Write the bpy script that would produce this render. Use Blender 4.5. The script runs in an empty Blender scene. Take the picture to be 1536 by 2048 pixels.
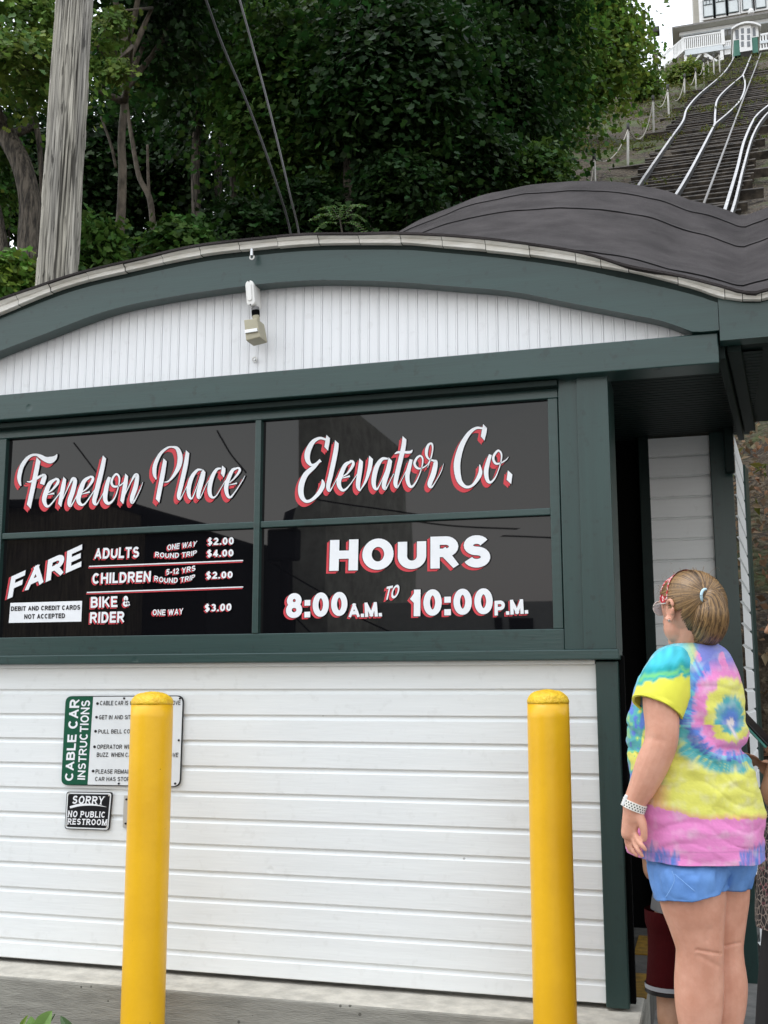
import bpy, bmesh, math, random
import numpy as np
from mathutils import Vector, Matrix, noise

random.seed(7); rng = np.random.default_rng(7)
sc = bpy.context.scene
col = sc.collection
# ------------------------------------------------------------------ camera
EYE = 1.27
F = 2192.0
YAW, PITCH, ROLL = math.radians(16.26), math.radians(9.114), math.radians(-0.066)
def cam_axes():
    cy, sy = math.cos(YAW), math.sin(YAW)
    f = np.array([-sy, cy, 0.]); r = np.array([cy, sy, 0.]); u = np.array([0, 0, 1.])
    cp, sp = math.cos(PITCH), math.sin(PITCH)
    f, u = cp*f + sp*u, -sp*f + cp*u
    cr, sr = math.cos(ROLL), math.sin(ROLL)
    r, u = cr*r + sr*u, -sr*r + cr*u
    return r, u, f
CR, CU, CF = cam_axes()
cam_d = bpy.data.cameras.new('camera'); cam = bpy.data.objects.new('camera', cam_d); col.objects.link(cam)
cam_d.sensor_fit = 'VERTICAL'; cam_d.sensor_height = 36; cam_d.sensor_width = 27
cam_d.lens = 36*F/2048; cam_d.clip_start = .05; cam_d.clip_end = 500
cam.matrix_world = Matrix(((CR[0], CU[0], -CF[0], 0), (CR[1], CU[1], -CF[1], 0), (CR[2], CU[2], -CF[2], EYE), (0, 0, 0, 1)))
sc.camera = cam
# ------------------------------------------------------------------ world, sun, exposure
SUN_EL, SUN_AZ = math.radians(72), math.radians(255)      # azimuth measured from +Y clockwise
w = bpy.data.worlds.new('World'); sc.world = w; w.use_nodes = True
nt = w.node_tree; bg = nt.nodes['Background']
sky = nt.nodes.new('ShaderNodeTexSky'); sky.sky_type = 'NISHITA'; sky.sun_disc = False
sky.sun_elevation = SUN_EL; sky.sun_rotation = SUN_AZ; sky.air_density = 4; sky.dust_density = 1; sky.ozone_density = 1
hs = nt.nodes.new('ShaderNodeHueSaturation'); hs.inputs['Saturation'].default_value = .22
tint = nt.nodes.new('ShaderNodeMixRGB'); tint.blend_type = 'MULTIPLY'; tint.inputs[0].default_value = 1; tint.inputs[2].default_value = (.955, .985, 1.075, 1)
nt.links.new(sky.outputs[0], hs.inputs['Color']); nt.links.new(hs.outputs[0], tint.inputs[1]); nt.links.new(tint.outputs[0], bg.inputs[0]); bg.inputs[1].default_value = .15
sun_d = bpy.data.lights.new('sun', 'SUN'); sun = bpy.data.objects.new('sun', sun_d); col.objects.link(sun)
sun_d.energy = 0.5; sun_d.angle = math.radians(25); sun_d.color = (1, .99, .97)
sdir = Vector((math.sin(SUN_AZ)*math.cos(SUN_EL), math.cos(SUN_AZ)*math.cos(SUN_EL), math.sin(SUN_EL)))
sun.rotation_euler = sdir.to_track_quat('Z', 'Y').to_euler()
sc.view_settings.view_transform = 'Standard'; sc.view_settings.look = 'None'
sc.view_settings.gamma = 1; sc.view_settings.exposure = 1.12
sc.cycles.max_bounces = 8; sc.cycles.transparent_max_bounces = 8

# ------------------------------------------------------------------ helpers
def ray(u, v):
    return (u-768)/F*CR - (v-1024)/F*CU + CF
def px(u, v, Y):                       # photo pixel -> point on the plane y = Y
    d = ray(u, v); t = Y/d[1]
    return Vector((d[0]*t, Y, EYE + d[2]*t))
def px_inc(u, v, a=-4.6, b=.6512):      # photo pixel -> point on the incline z = EYE + a + b*y
    d = ray(u, v); t = a/(d[2]-b*d[1])
    return Vector((d[0]*t, d[1]*t, EYE + d[2]*t))
def reflpx(u, v, yobj, Yg=4.125):      # where a thing seen mirrored in the glass stands
    p = px(u, v, 2*Yg-yobj); return Vector((p.x, yobj, p.z))
def depth_of(p): return float(np.dot(CF, np.array([p[0], p[1], p[2]-EYE])))
def project(p):
    q = np.array([p[0], p[1], p[2]-EYE]); z = q@CF
    return 768+F*(q@CR)/z, 1024-F*(q@CU)/z

def tag(o, label=None, cat=None, group=None, kind=None):
    if label: o['label'] = label
    if cat: o['category'] = cat
    if group: o['group'] = group
    if kind: o['kind'] = kind
    return o
def empty(name, loc, label, cat, group=None):
    o = bpy.data.objects.new(name, None); col.objects.link(o); o.location = loc; o.empty_display_size = .1
    return tag(o, label, cat, group)
def link(name, me, mats, parent=None, smooth=False, bevel=0, seg=2):
    o = bpy.data.objects.new(name, me); col.objects.link(o)
    for m in (mats if isinstance(mats, (list, tuple)) else [mats]): me.materials.append(m)
    if parent is not None:
        o.parent = parent
        o.matrix_parent_inverse = Matrix.Translation(parent.location).inverted()   # every parent's world matrix is its own location
    if smooth: me.polygons.foreach_set('use_smooth', [True]*len(me.polygons))
    if bevel:
        b = o.modifiers.new('bevel', 'BEVEL'); b.width = bevel; b.segments = seg; b.limit_method = 'ANGLE'; b.angle_limit = math.radians(40)
    return o
class MB:
    def __init__(s): s.v = []; s.f = []; s.m = []
    def add(s, vs, fs, m=0):
        n = len(s.v); s.v += [tuple(p) for p in vs]; s.f += [tuple(i+n for i in f) for f in fs]; s.m += [m]*len(fs); return s
    def box(s, x0, x1, y0, y1, z0, z1, m=0):
        v = [(x0,y0,z0),(x1,y0,z0),(x1,y1,z0),(x0,y1,z0),(x0,y0,z1),(x1,y0,z1),(x1,y1,z1),(x0,y1,z1)]
        return s.add(v, [(0,3,2,1),(4,5,6,7),(0,1,5,4),(1,2,6,5),(2,3,7,6),(3,0,4,7)], m)
    def beam(s, p, q, wd, ht, up=(0,0,1), m=0):
        p, q = Vector(p), Vector(q); d = (q-p).normalized(); up = Vector(up)
        r = d.cross(up)
        if r.length < 1e-4: r = d.cross(Vector((1,0,0)))
        r.normalize(); u = r.cross(d); r *= wd/2; u *= ht/2
        v = [p-r-u, p+r-u, p+r+u, p-r+u, q-r-u, q+r-u, q+r+u, q-r+u]
        return s.add(v, [(0,3,2,1),(4,5,6,7),(0,1,5,4),(1,2,6,5),(2,3,7,6),(3,0,4,7)][:0] + [(0,1,2,3),(7,6,5,4),(4,5,1,0),(5,6,2,1),(6,7,3,2),(7,4,0,3)], m)
    def prism(s, pts, y0, y1, m=0):            # polygon in x,z extruded along y (pts as (x,z), ccw seen from -y)
        n = len(pts); v = [(x, y0, z) for x, z in pts] + [(x, y1, z) for x, z in pts]
        f = [tuple(range(n)), tuple(range(2*n-1, n-1, -1))] + [(i, i+n, (i+1) % n+n, (i+1) % n) for i in range(n)]
        return s.add(v, f, m)
    def strip(s, A, B, m=0):                   # quad strip between two point lists
        n = len(A); return s.add(list(A)+list(B), [(i, i+1, n+i+1, n+i) for i in range(n-1)], m)
    def tube(s, path, rad, n=8, cap=True, m=0, flat=None):
        path = [Vector(p) for p in path]; k = len(path)
        if not isinstance(rad, (list, tuple, np.ndarray)): rad = [rad]*k
        base = len(s.v); up = Vector((.013, .021, 1))
        if abs((path[-1]-path[0]).normalized().dot(up.normalized())) > .9: up = Vector((.1, 1, .05))
        for i, p in enumerate(path):
            d = (path[min(i+1, k-1)]-path[max(i-1, 0)]).normalized()
            a = d.cross(up).normalized(); b = a.cross(d)
            for j in range(n):
                t = 2*math.pi*j/n
                s.v.append(tuple(p + (a*math.cos(t) + b*math.sin(t)*(flat or 1))*rad[i]))
        for i in range(k-1):
            for j in range(n):
                q = (base+i*n+j, base+i*n+(j+1) % n, base+(i+1)*n+(j+1) % n, base+(i+1)*n+j)
                s.f.append(q[::-1]); s.m.append(m)
        if cap:
            s.f.append(tuple(base+j for j in range(n))); s.m.append(m)
            s.f.append(tuple(base+(k-1)*n+j for j in range(n-1, -1, -1))); s.m.append(m)
        return s
    def lathe(s, prof, c, n=32, m=0):          # prof [(r,z)] around vertical axis at c
        base = len(s.v)
        for r, z in prof:
            for j in range(n):
                t = 2*math.pi*j/n; s.v.append((c[0]+r*math.cos(t), c[1]+r*math.sin(t), c[2]+z))
        for i in range(len(prof)-1):
            for j in range(n):
                s.f.append((base+i*n+j, base+i*n+(j+1) % n, base+(i+1)*n+(j+1) % n, base+(i+1)*n+j)); s.m.append(m)
        s.f.append(tuple(base+(len(prof)-1)*n+j for j in range(n))); s.m.append(m)
        s.f.append(tuple(base+j for j in range(n-1, -1, -1))); s.m.append(m)
        return s
    def mesh(s, name):
        me = bpy.data.meshes.new(name); me.from_pydata(s.v, [], s.f); me.update()
        if any(s.m): me.polygons.foreach_set('material_index', s.m)
        return me
    def build(s, name, mats, parent=None, **k):
        me = s.mesh(name); o = link(name, me, mats, parent, **k)
        bm = bmesh.new(); bm.from_mesh(me); bmesh.ops.recalc_face_normals(bm, faces=bm.faces); bm.to_mesh(me); bm.free()
        return o
    def build_raw(s, name, mats, parent=None, **k): return link(name, s.mesh(name), mats, parent, **k)
def np_mesh(name, V, Fq):                      # V (n,3), Fq (m,k)
    me = bpy.data.meshes.new(name); m, k = Fq.shape
    me.vertices.add(len(V)); me.vertices.foreach_set('co', np.ascontiguousarray(V, dtype=np.float32).ravel())
    me.loops.add(m*k); me.loops.foreach_set('vertex_index', np.ascontiguousarray(Fq, dtype=np.int32).ravel())
    me.polygons.add(m); me.polygons.foreach_set('loop_start', np.arange(0, m*k, k, dtype=np.int32))
    me.polygons.foreach_set('loop_total', np.full(m, k, dtype=np.int32)) if hasattr(me.polygons[0], 'loop_total') and False else None
    me.update(calc_edges=True); me.validate(); return me
def smooth_curve(pts, n=6):                    # catmull-rom through tuples
    P = [np.array(p, float) for p in pts]; P = [2*P[0]-P[1]] + P + [2*P[-1]-P[-2]]; out = []
    for i in range(1, len(P)-2):
        for k in range(n):
            t = k/n; a, b, c, d = P[i-1:i+3]
            out.append(.5*((2*b) + (c-a)*t + (2*a-5*b+4*c-d)*t*t + (3*b-a-3*c+d)*t**3))
    out.append(P[-2]); return out

# ------------------------------------------------------------------ materials
def mat(name, rgb, rough=.6, var=.12, scale=6, bump=.0, bscale=60, spec=.5, stretch=None, metal=0, bdist=.01, rgb2=None, ramp=(.35, .65), detail=5):
    m = bpy.data.materials.new(name); m.use_nodes = True; t = m.node_tree; p = t.nodes['Principled BSDF']
    p.inputs['Roughness'].default_value = rough; p.inputs['Specular IOR Level'].default_value = spec; p.inputs['Metallic'].default_value = metal
    co = t.nodes.new('ShaderNodeTexCoord'); mp = t.nodes.new('ShaderNodeMapping'); t.links.new(co.outputs['Object'], mp.inputs[0])
    if stretch: mp.inputs['Scale'].default_value = stretch
    nz = t.nodes.new('ShaderNodeTexNoise'); nz.inputs['Scale'].default_value = scale; nz.inputs['Detail'].default_value = detail; nz.inputs['Roughness'].default_value = .62
    t.links.new(mp.outputs[0], nz.inputs['Vector'])
    rp = t.nodes.new('ShaderNodeValToRGB'); rp.color_ramp.elements[0].position = ramp[0]; rp.color_ramp.elements[1].position = ramp[1]
    a = [c*(1-var) for c in rgb]; b = rgb2 if rgb2 else [min(1, c*(1+var)) for c in rgb]
    rp.color_ramp.elements[0].color = (*a, 1); rp.color_ramp.elements[1].color = (*b, 1)
    t.links.new(nz.outputs['Fac'], rp.inputs[0]); t.links.new(rp.outputs[0], p.inputs['Base Color'])
    if bump:
        n2 = t.nodes.new('ShaderNodeTexNoise'); n2.inputs['Scale'].default_value = bscale; n2.inputs['Detail'].default_value = 4
        t.links.new(mp.outputs[0], n2.inputs['Vector']); bp = t.nodes.new('ShaderNodeBump'); bp.inputs['Strength'].default_value = bump; bp.inputs['Distance'].default_value = bdist
        t.links.new(n2.outputs['Fac'], bp.inputs['Height']); t.links.new(bp.outputs[0], p.inputs['Normal'])
    return m
def vcmat(name, rough=.8, spec=.3, attr='Col', bump=0, bscale=300, trans=0, sheen=0, bdist=.004, stretch=None):
    m = bpy.data.materials.new(name); m.use_nodes = True; t = m.node_tree; p = t.nodes['Principled BSDF']
    p.inputs['Roughness'].default_value = rough; p.inputs['Specular IOR Level'].default_value = spec
    if sheen: p.inputs['Sheen Weight'].default_value = sheen
    a = t.nodes.new('ShaderNodeVertexColor'); a.layer_name = attr; t.links.new(a.outputs[0], p.inputs['Base Color'])
    if bump:
        co = t.nodes.new('ShaderNodeTexCoord'); n2 = t.nodes.new('ShaderNodeTexNoise'); n2.inputs['Scale'].default_value = bscale
        t.links.new(co.outputs['Object'], n2.inputs['Vector']); bp = t.nodes.new('ShaderNodeBump'); bp.inputs['Strength'].default_value = bump; bp.inputs['Distance'].default_value = bdist
        t.links.new(n2.outputs['Fac'], bp.inputs['Height']); t.links.new(bp.outputs[0], p.inputs['Normal'])
    if trans:
        tr = t.nodes.new('ShaderNodeBsdfTranslucent'); t.links.new(a.outputs[0], tr.inputs[0])
        mx = t.nodes.new('ShaderNodeMixShader'); mx.inputs[0].default_value = trans
        t.links.new(p.outputs[0], mx.inputs[1]); t.links.new(tr.outputs[0], mx.inputs[2])
        t.links.new(mx.outputs[0], t.nodes['Material Output'].inputs[0])
    return m
def set_vcol(me, C, name='Col'):
    a = me.color_attributes.new(name, 'FLOAT_COLOR', 'POINT'); n = len(me.vertices)
    X = np.ones((n, 4), np.float32); X[:, :3] = C; a.data.foreach_set('color', X.ravel())

def painted(name, rgb, rough, grain=(1, 1, 14), var=.1, bump=.25, dirt=None, knots=.0, spec=.5):
    """painted boards: brushed grain, soft fading, a few dents"""
    m = mat(name, rgb, rough, var=var, scale=2.2, bump=bump, bscale=9, stretch=grain, bdist=.006, spec=spec)
    t = m.node_tree; p = t.nodes['Principled BSDF']
    co = t.nodes.new('ShaderNodeTexCoord'); n = t.nodes.new('ShaderNodeTexNoise'); n.inputs['Scale'].default_value = 26; n.inputs['Detail'].default_value = 6
    t.links.new(co.outputs['Object'], n.inputs['Vector'])
    r = t.nodes.new('ShaderNodeValToRGB'); r.color_ramp.elements[0].position = .30; r.color_ramp.elements[1].position = .40
    r.color_ramp.elements[0].color = (*(dirt or [c*.55 for c in rgb]), 1); r.color_ramp.elements[1].color = (1, 1, 1, 1)
    t.links.new(n.outputs['Fac'], r.inputs[0])
    mx = t.nodes.new('ShaderNodeMixRGB'); mx.blend_type = 'MULTIPLY'; mx.inputs[0].default_value = .18 if rgb[0] > .5 else .35
    src = p.inputs['Base Color'].links[0].from_socket
    t.links.new(src, mx.inputs[1]); t.links.new(r.outputs[0], mx.inputs[2]); t.links.new(mx.outputs[0], p.inputs['Base Color'])
    # dents
    v = t.nodes.new('ShaderNodeTexVoronoi'); v.inputs['Scale'].default_value = 3.1; t.links.new(co.outputs['Object'], v.inputs['Vector'])
    r2 = t.nodes.new('ShaderNodeValToRGB'); r2.color_ramp.elements[0].position = .02; r2.color_ramp.elements[1].position = .055
    t.links.new(v.outputs['Distance'], r2.inputs[0])
    old = p.inputs['Normal'].links[0].from_node
    b2 = t.nodes.new('ShaderNodeBump'); b2.inputs['Strength'].default_value = .35; b2.inputs['Distance'].default_value = .004
    t.links.new(r2.outputs[0], b2.inputs['Height']); t.links.new(old.outputs[0], b2.inputs['Normal']); t.links.new(b2.outputs[0], p.inputs['Normal'])
    return m
M = {}
M['green'] = painted('green_paint', (.0125, .041, .037), .32, grain=(1, 1, 16), var=.10, bump=.08, spec=.6)
M['green_v'] = painted('green_paint_upright', (.0115, .038, .034), .34, grain=(14, 14, 1), var=.10, bump=.08, spec=.55)
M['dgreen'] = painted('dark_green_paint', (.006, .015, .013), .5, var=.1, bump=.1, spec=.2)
M['white'] = painted('white_paint', (.76, .775, .77), .5, grain=(1, 1, 12), var=.025, bump=.12, dirt=(.72, .71, .69))
M['white_v'] = painted('white_paint_upright', (.80, .805, .82), .5, grain=(14, 14, 1), var=.025, bump=.1, dirt=(.72, .70, .68))
M['trim'] = mat('weathered_white_trim', (.72, .69, .62), .5, var=.12, scale=8, stretch=(1, 1, 6), bump=.3, bscale=30, rgb2=(.82, .80, .75))
M['black'] = mat('black_gap', (.004, .004, .004), .9, var=.1, spec=.05)
M['yellow'] = mat('yellow_paint', (.78, .42, .004), .36, var=.05, scale=3, bump=.22, bscale=45, bdist=.004, rgb2=(.84, .47, .006))
M['concrete'] = mat('concrete', (.235, .225, .195), .92, var=.12, scale=7, detail=9, bump=.5, bscale=40, stretch=(1, 1, 7), bdist=.008, rgb2=(.30, .288, .25))
def pits(m, scale, th, dark):
    t = m.node_tree; p = t.nodes['Principled BSDF']; co = t.nodes.new('ShaderNodeTexCoord'); v = t.nodes.new('ShaderNodeTexVoronoi'); v.inputs['Scale'].default_value = scale; t.links.new(co.outputs['Object'], v.inputs['Vector'])
    sp_ = t.nodes.new('ShaderNodeSeparateColor'); t.links.new(v.outputs['Color'], sp_.inputs[0]); ml = t.nodes.new('ShaderNodeMath'); ml.operation = 'MULTIPLY_ADD'; ml.inputs[1].default_value = -th*1.6; ml.inputs[2].default_value = th; t.links.new(sp_.outputs[0], ml.inputs[0])
    lt = t.nodes.new('ShaderNodeMath'); lt.operation = 'LESS_THAN'; t.links.new(v.outputs['Distance'], lt.inputs[0]); t.links.new(ml.outputs[0], lt.inputs[1])
    mx = t.nodes.new('ShaderNodeMixRGB'); mx.inputs[2].default_value = (*dark, 1); src = p.inputs['Base Color'].links[0].from_socket; t.links.new(lt.outputs[0], mx.inputs[0]); t.links.new(src, mx.inputs[1]); t.links.new(mx.outputs[0], p.inputs['Base Color'])
pits(M['concrete'], 26, .16, (.10, .095, .08)); pits(M['yellow'], 14, .05, (.42, .22, .01)); pits(M['white'], 5.5, .035, (.42, .42, .41))
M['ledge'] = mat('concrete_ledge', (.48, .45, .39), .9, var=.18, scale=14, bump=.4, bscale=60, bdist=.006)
M['steel'] = mat('steel_plate', (.55, .52, .47), .4, var=.08, metal=.6)
M['red'] = mat('red_plastic', (.55, .05, .04), .5, var=.05)

# glass: dark, glossy, faintly wavy
def glass():
    m = bpy.data.materials.new('dark_glass'); m.use_nodes = True; t = m.node_tree; p = t.nodes['Principled BSDF']
    p.inputs['Base Color'].default_value = (.004, .004, .005, 1); p.inputs['Roughness'].default_value = .015
    p.inputs['Specular IOR Level'].default_value = .42
    co = t.nodes.new('ShaderNodeTexCoord'); n = t.nodes.new('ShaderNodeTexNoise'); n.inputs['Scale'].default_value = 1.6; n.inputs['Detail'].default_value = 1
    t.links.new(co.outputs['Object'], n.inputs['Vector']); b = t.nodes.new('ShaderNodeBump'); b.inputs['Strength'].default_value = .05; b.inputs['Distance'].default_value = .02
    t.links.new(n.outputs['Fac'], b.inputs['Height']); t.links.new(b.outputs[0], p.inputs['Normal']); return m
M['glass'] = glass()
def flat(name, rgb, rough=.5, spec=.3): return mat(name, rgb, rough, var=.03, scale=20, spec=spec)
M['vinyl_white'] = flat('white_vinyl', (.80, .81, .83)); M['vinyl_black'] = flat('black_vinyl', (.008, .006, .008)); M['vinyl_red'] = flat('red_vinyl', (.62, .055, .07))
M['sign_white'] = flat('sign_white', (.72, .74, .75), .35); M['sign_green'] = flat('sign_green', (.008, .085, .045), .3); M['sign_black'] = flat('sign_black', (.008, .008, .01), .3)

# ================================================================== STATION BUILDING
WY = 4.10                                            # front wall plane
wall_x = lambda u, v=1375: px(u, v, WY).x
xL, xC = -4.75, px(1238, 1400, WY).x                 # left end (out of frame), right corner
station = empty('station_building', (xC-1.6, 4.6, 0), 'white clapboard lower station with dark green trim and a curved roof', 'building')
# --- siding
z_bot = px(1208, 2007, WY).z; z_top = px(1190, 1322, WY).z
zz = [px(1198, 1350+k/6.61, WY).z for k in (187, 553, 920, 1298, 1676)]
pitch = (px(1198, 1378.3, WY).z - px(1209, 1961, WY).z)/10.0
x_cb = px(1191, 1325, WY).x                          # corner board's left edge
mb = MB(); zl = [px(1198, 1378.3, WY).z - pitch*i for i in range(12)]
edges = [z_top+.01] + zl[:11] + [z_bot]
edges = [e for e in edges if e >= z_bot-1e-6]
if edges[-1] > z_bot + .02: edges.append(z_bot)
prof = []
for a, b in zip(edges[:-1], edges[1:]):              # board from a (top) down to b
    if a is edges[0]: prof += [(WY, a)]
    else: prof += [(WY+.009, a), (WY+.009, a-.008), (WY, a-.020)]
    prof += [(WY-.0005, b+.003), (WY+.002, b)]
NX = 60
A = []
rows = [[(xL+(x_cb-xL)*i/NX, y, z) for i in range(NX+1)] for y, z in prof]
for r0, r1 in zip(rows[:-1], rows[1:]): mb.strip(r0, r1)
mb.build_raw('siding', M['white'], station)
MB().box(xL, x_cb+.1, WY+.02, WY+.06, z_bot, z_top+.02).build('siding_backing', M['black'], station)
# corner board (lower) with its return face
x_pl, x_pr = px(1191, 1325, 4.085).x, px(1236, 1330, 4.085).x
z_pb = px(1240, 2017, 4.085).z
MB().box(x_pl, x_pr, 4.078, 4.36, z_pb, px(1200, 1322, 4.085).z).build('corner_post', M['green_v'], station, bevel=.004)
# sill
z_s0, z_s1 = px(600, 1324, 4.035).z, px(600, 1305, 4.035).z
MB().box(xL, px(1238, 1310, 4.035).x, 4.035, 4.2, z_s0, z_s1).build('sill', M['green'], station, bevel=.004)
MB().box(xL, x_cb, 4.075, WY+.01, px(600, 1332, 4.08).z, z_s0).build('sill_molding', M['white'], station, bevel=.002)
# upper posts
zb1 = z_s1
z_beam0, z_beam1 = px(600, 790, 4.02).z, px(600, 737.5, 4.02).z
z_beam0 = px(515, 799, 4.02).z
MB().box(px(1162, 1000, 4.07).x-.006, px(1223, 1000, 4.07).x, 4.07, 4.36, zb1, z_beam0+.02).build('corner_post', M['green_v'], station, bevel=.003)
MB().box(px(1119, 900, 4.083).x, px(1162, 1000, 4.083).x+.01, 4.083, 4.3, zb1, z_beam0+.02).build('window_casing', M['green_v'], station, bevel=.003)
# beam
x_be = px(1437, 690, 4.02).x
MB().box(xL, x_be, 4.02, 4.16, z_beam0, px(600, 737.5, 4.02).z).build('beam', M['green'], station, bevel=.004)
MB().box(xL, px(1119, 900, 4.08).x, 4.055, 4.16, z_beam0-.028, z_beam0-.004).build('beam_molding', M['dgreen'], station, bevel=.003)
# --- gable beadboard
def curve_world(pts, Y): return [(px(u, v, Y).x, px(u, v, Y).z) for u, v in pts]
arch_low = [(0,701.7),(83,670),(213,621.7),(333,595),(490,571.7),(612,560.7),(712,560.7),(812,565),(912,573),(1024,583),(1141,605.7),(1257,628),(1324,641.7),(1387,664)]
fas_top = [(0,631.7),(100,590),(177,565),(250,548),(397,517),(512,502.7),(635,492),(799,490.7),(879,496.7),(1024,510),(1151,528),(1257,546.7),(1301,556.7),(1391,580),(1437,596.7),(1481,604),(1517,605),(1536,601.7)]
trim_top = [(0,603),(66.7,580),(160,549),(283,520),(393,495),(512,480.7),(612,471.7),(718,470.5),(799,469.5),(912,475),(1024,486.7),(1157,506.7),(1257,535),(1357,553.7),(1441,575),(1484,586.7),(1517,588),(1536,581.7)]
YF = 4.0
alow = curve_world(arch_low, YF); ftop = curve_world(fas_top, YF); ttop = curve_world(trim_top, 3.965)
xa = px(505, 520, YF).x                               # crown of the arch
def extend(c, right=True):                            # mirror the right half to the left beyond the frame, carry on to the right
    c = sorted(c); x0 = c[0][0]
    left = [(2*xa-x, z) for x, z in c if 2*xa-x < x0-.06]
    zsh = c[0][1] - float(np.interp(2*xa-x0, [p[0] for p in c], [p[1] for p in c]))
    left = [(x, z+zsh) for x, z in left]; return sorted(left) + c
alow_e = extend(alow)
ftop_e = extend(ftop); ttop_e = extend(ttop)
xs = np.array([p[0] for p in ftop_e]); xR = xs.max()
def ext_r(c, n=6, dx=.12, rise=(.02, .05, .09, .14, .19, .23)):
    x, z = c[-1]; return c + [(x+dx*(i+1), z+rise[i]) for i in range(n)]
ftop_e, ttop_e = ext_r(ftop_e), ext_r(ttop_e)
def fz(c, x): return float(np.interp(x, [p[0] for p in c], [p[1] for p in c]))
def resample(c, n):
    x0, x1 = c[0][0], c[-1][0]; C = smooth_curve(c, 8); X = [p[0] for p in C]; Z = [p[1] for p in C]
    return [(x, float(np.interp(x, X, Z))) for x in np.linspace(x0, x1, n)]
FT, TT, AL = resample(ftop_e, 140), resample(ttop_e, 140), resample(alow_e, 110)
bw = .0405; xg0, xg1 = AL[0][0], AL[-1][0]
A, B = [], []; x = xg0; k = 0; zb = px(600, 737.5, 4.02).z-.03
YG = 4.085
while x < xg1:
    d = .0045 if k % 2 else .003
    for xx, yy in ((x, YG), (x+bw-.012, YG), (x+bw-.011, YG+d*.5), (x+bw-.010, YG), (x+bw-.005, YG-.001), (x+bw-.004, YG+d), (x+bw-.002, YG+d), (x+bw-.001, YG)):
        A.append((xx, yy, zb)); B.append((xx, yy, max(zb, fz(AL, min(xx, xg1))+.06)))
    x += bw; k += 1
MB().strip(A, B).build_raw('gable_panel', M['white_v'], station)
MB().strip([(x, YG+.02, zb) for x, z in AL], [(x, YG+.02, max(zb, z+.04)) for x, z in AL]).build_raw('gable_backing', M['black'], station)
# --- arched fascia
lowf = [(x, fz(AL, x) if x <= AL[-1][0] else AL[-1][1]-.01) for x, _ in FT]
zfl = px(1437, 682, YF).z
fas = MB()
top, low = [], []
xe = px(1437, 640, YF).x
for (x, z) in FT:
    if x > xe: break
    top.append((x, z)); low.append((x, fz(AL, x) if x < AL[-1][0] else z_beam1+.002))
top.append((xe, fz(FT, xe))); low.append((xe, z_beam1+.002))
nn = len(top); poly = []
def band(top, low, y0, y1, mb):
    T0 = [(x, y0, z) for x, z in top]; L0 = [(x, y0, z) for x, z in low]; T1 = [(x, y1, z) for x, z in top]; L1 = [(x, y1, z) for x, z in low]
    mb.strip(L0, T0); mb.strip(T0, T1); mb.strip(L1, L0)
    mb.add([L0[0], T0[0], T1[0], L1[0]], [(0, 1, 2, 3)]); mb.add([L0[-1], T0[-1], T1[-1], L1[-1]], [(0, 1, 2, 3)])
    return mb
low = [(x, max(l, z_beam1+.001) if x > -3.2 else l) for x, l in low]
band(top, low, YF, 4.07, fas).build('arched_fascia', M['green'], station)
topR = [(xe+.002, fz(FT, xe))] + [(x, z) for x, z in FT if x > xe+.01]
lowR = [(x, px(1437, 682, YF).z) for x, z in topR]
band(topR, lowR, YF-.004, 4.07, MB()).build('side_fascia', M['green'], station)
# --- white edge trim in short pieces
tr = MB()
cuts = [0, 40, 103, 177, 250, 325, 400, 478, 555, 637, 718, 802, 885, 972, 1060, 1152, 1202, 1257, 1355, 1447, 1482, 1520, 1560]
cx = [px(u, 540, 3.97).x for u in cuts]
pre = []
xx = cx[0]-.23
while xx > FT[0][0]: pre.append(xx); xx -= .23
cx = [FT[0][0]] + pre[::-1] + cx + [FT[-1][0]]
for a, b in zip(cx[:-1], cx[1:]):
    if b-a < .01: continue
    b = min(b, FT[-1][0]); n = max(2, int((b-a)/.04)+1)
    X = np.linspace(a+.0012, b-.0012, n); dz = random.uniform(-.0025, .0025); dy = random.uniform(-.002, .002)
    rows = []
    for (yy, t) in ((3.998, 0.0), (3.978, -.01), (3.972, .03), (3.970, .55), (3.962, .62), (3.950, .97), (3.950, 1.03)):
        rows.append([(x, yy+dy, fz(FT, x)+dz+(fz(TT, x)-fz(FT, x))*t) for x in X])
    for r0, r1 in zip(rows[:-1], rows[1:]): tr.strip(r0, r1)
tr.build_raw('edge_trim', M['trim'], station)
bk = MB(); bk.strip([(x, 4.004, z-.04) for x, z in FT], [(x, 3.99, fz(TT, x)+.004) for x, z in FT]); bk.build_raw('trim_backing', M['dgreen'], station)
MB().box(xe-.1, xe+.1, 4.071, 4.09, px(1437, 682, YF).z+.005, fz(FT, xe)-.01).build('fascia_backing', M['dgreen'], station)
# --- roof: the arch profile swept back up the slope
VPD = ray(1490, 255); VPD = VPD/VPD[1]
def roofp(x, z, t): g_ = float(np.interp(t, [0, 1.5, 2.45, 3.2, 4.05, 5.4], [0, 0, .12, .5, .95, 1.1])); return (x+.012*t+.0075*t*t, 3.943+t, z+.60*g_*(z-ZVAL)-.108*g_*max(0, XVAL-x)+float(np.interp(t, RT, RL)))
TLEN = 5.0
ZVAL = px(1500, 588, 3.95).z; XVAL = px(1500, 588, 3.95).x
_rc = smooth_curve([(0, 0), (.6, .10), (1.3, .34), (2.45, .90), (3.2, 1.26), (4.05, 1.76), (4.65, 2.16), (5.0, 2.41), (5.4, 2.68)], 8); RT = [p[0] for p in _rc]; RL = [p[1] for p in _rc]
roofprof = [(x, z+.004) for x, z in resample(ttop_e, 150)]
zx = roofprof[-1]
ts = [0, .02] + list(np.linspace(.12, TLEN, 40))
rf = MB(); R = []
lips = [1.25, 2.45, 4.05, 4.66]
for t in ts:
    off = 0
    R.append([Vector(roofp(x, z, t)) for x, z in roofprof])
Rn = []
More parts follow.
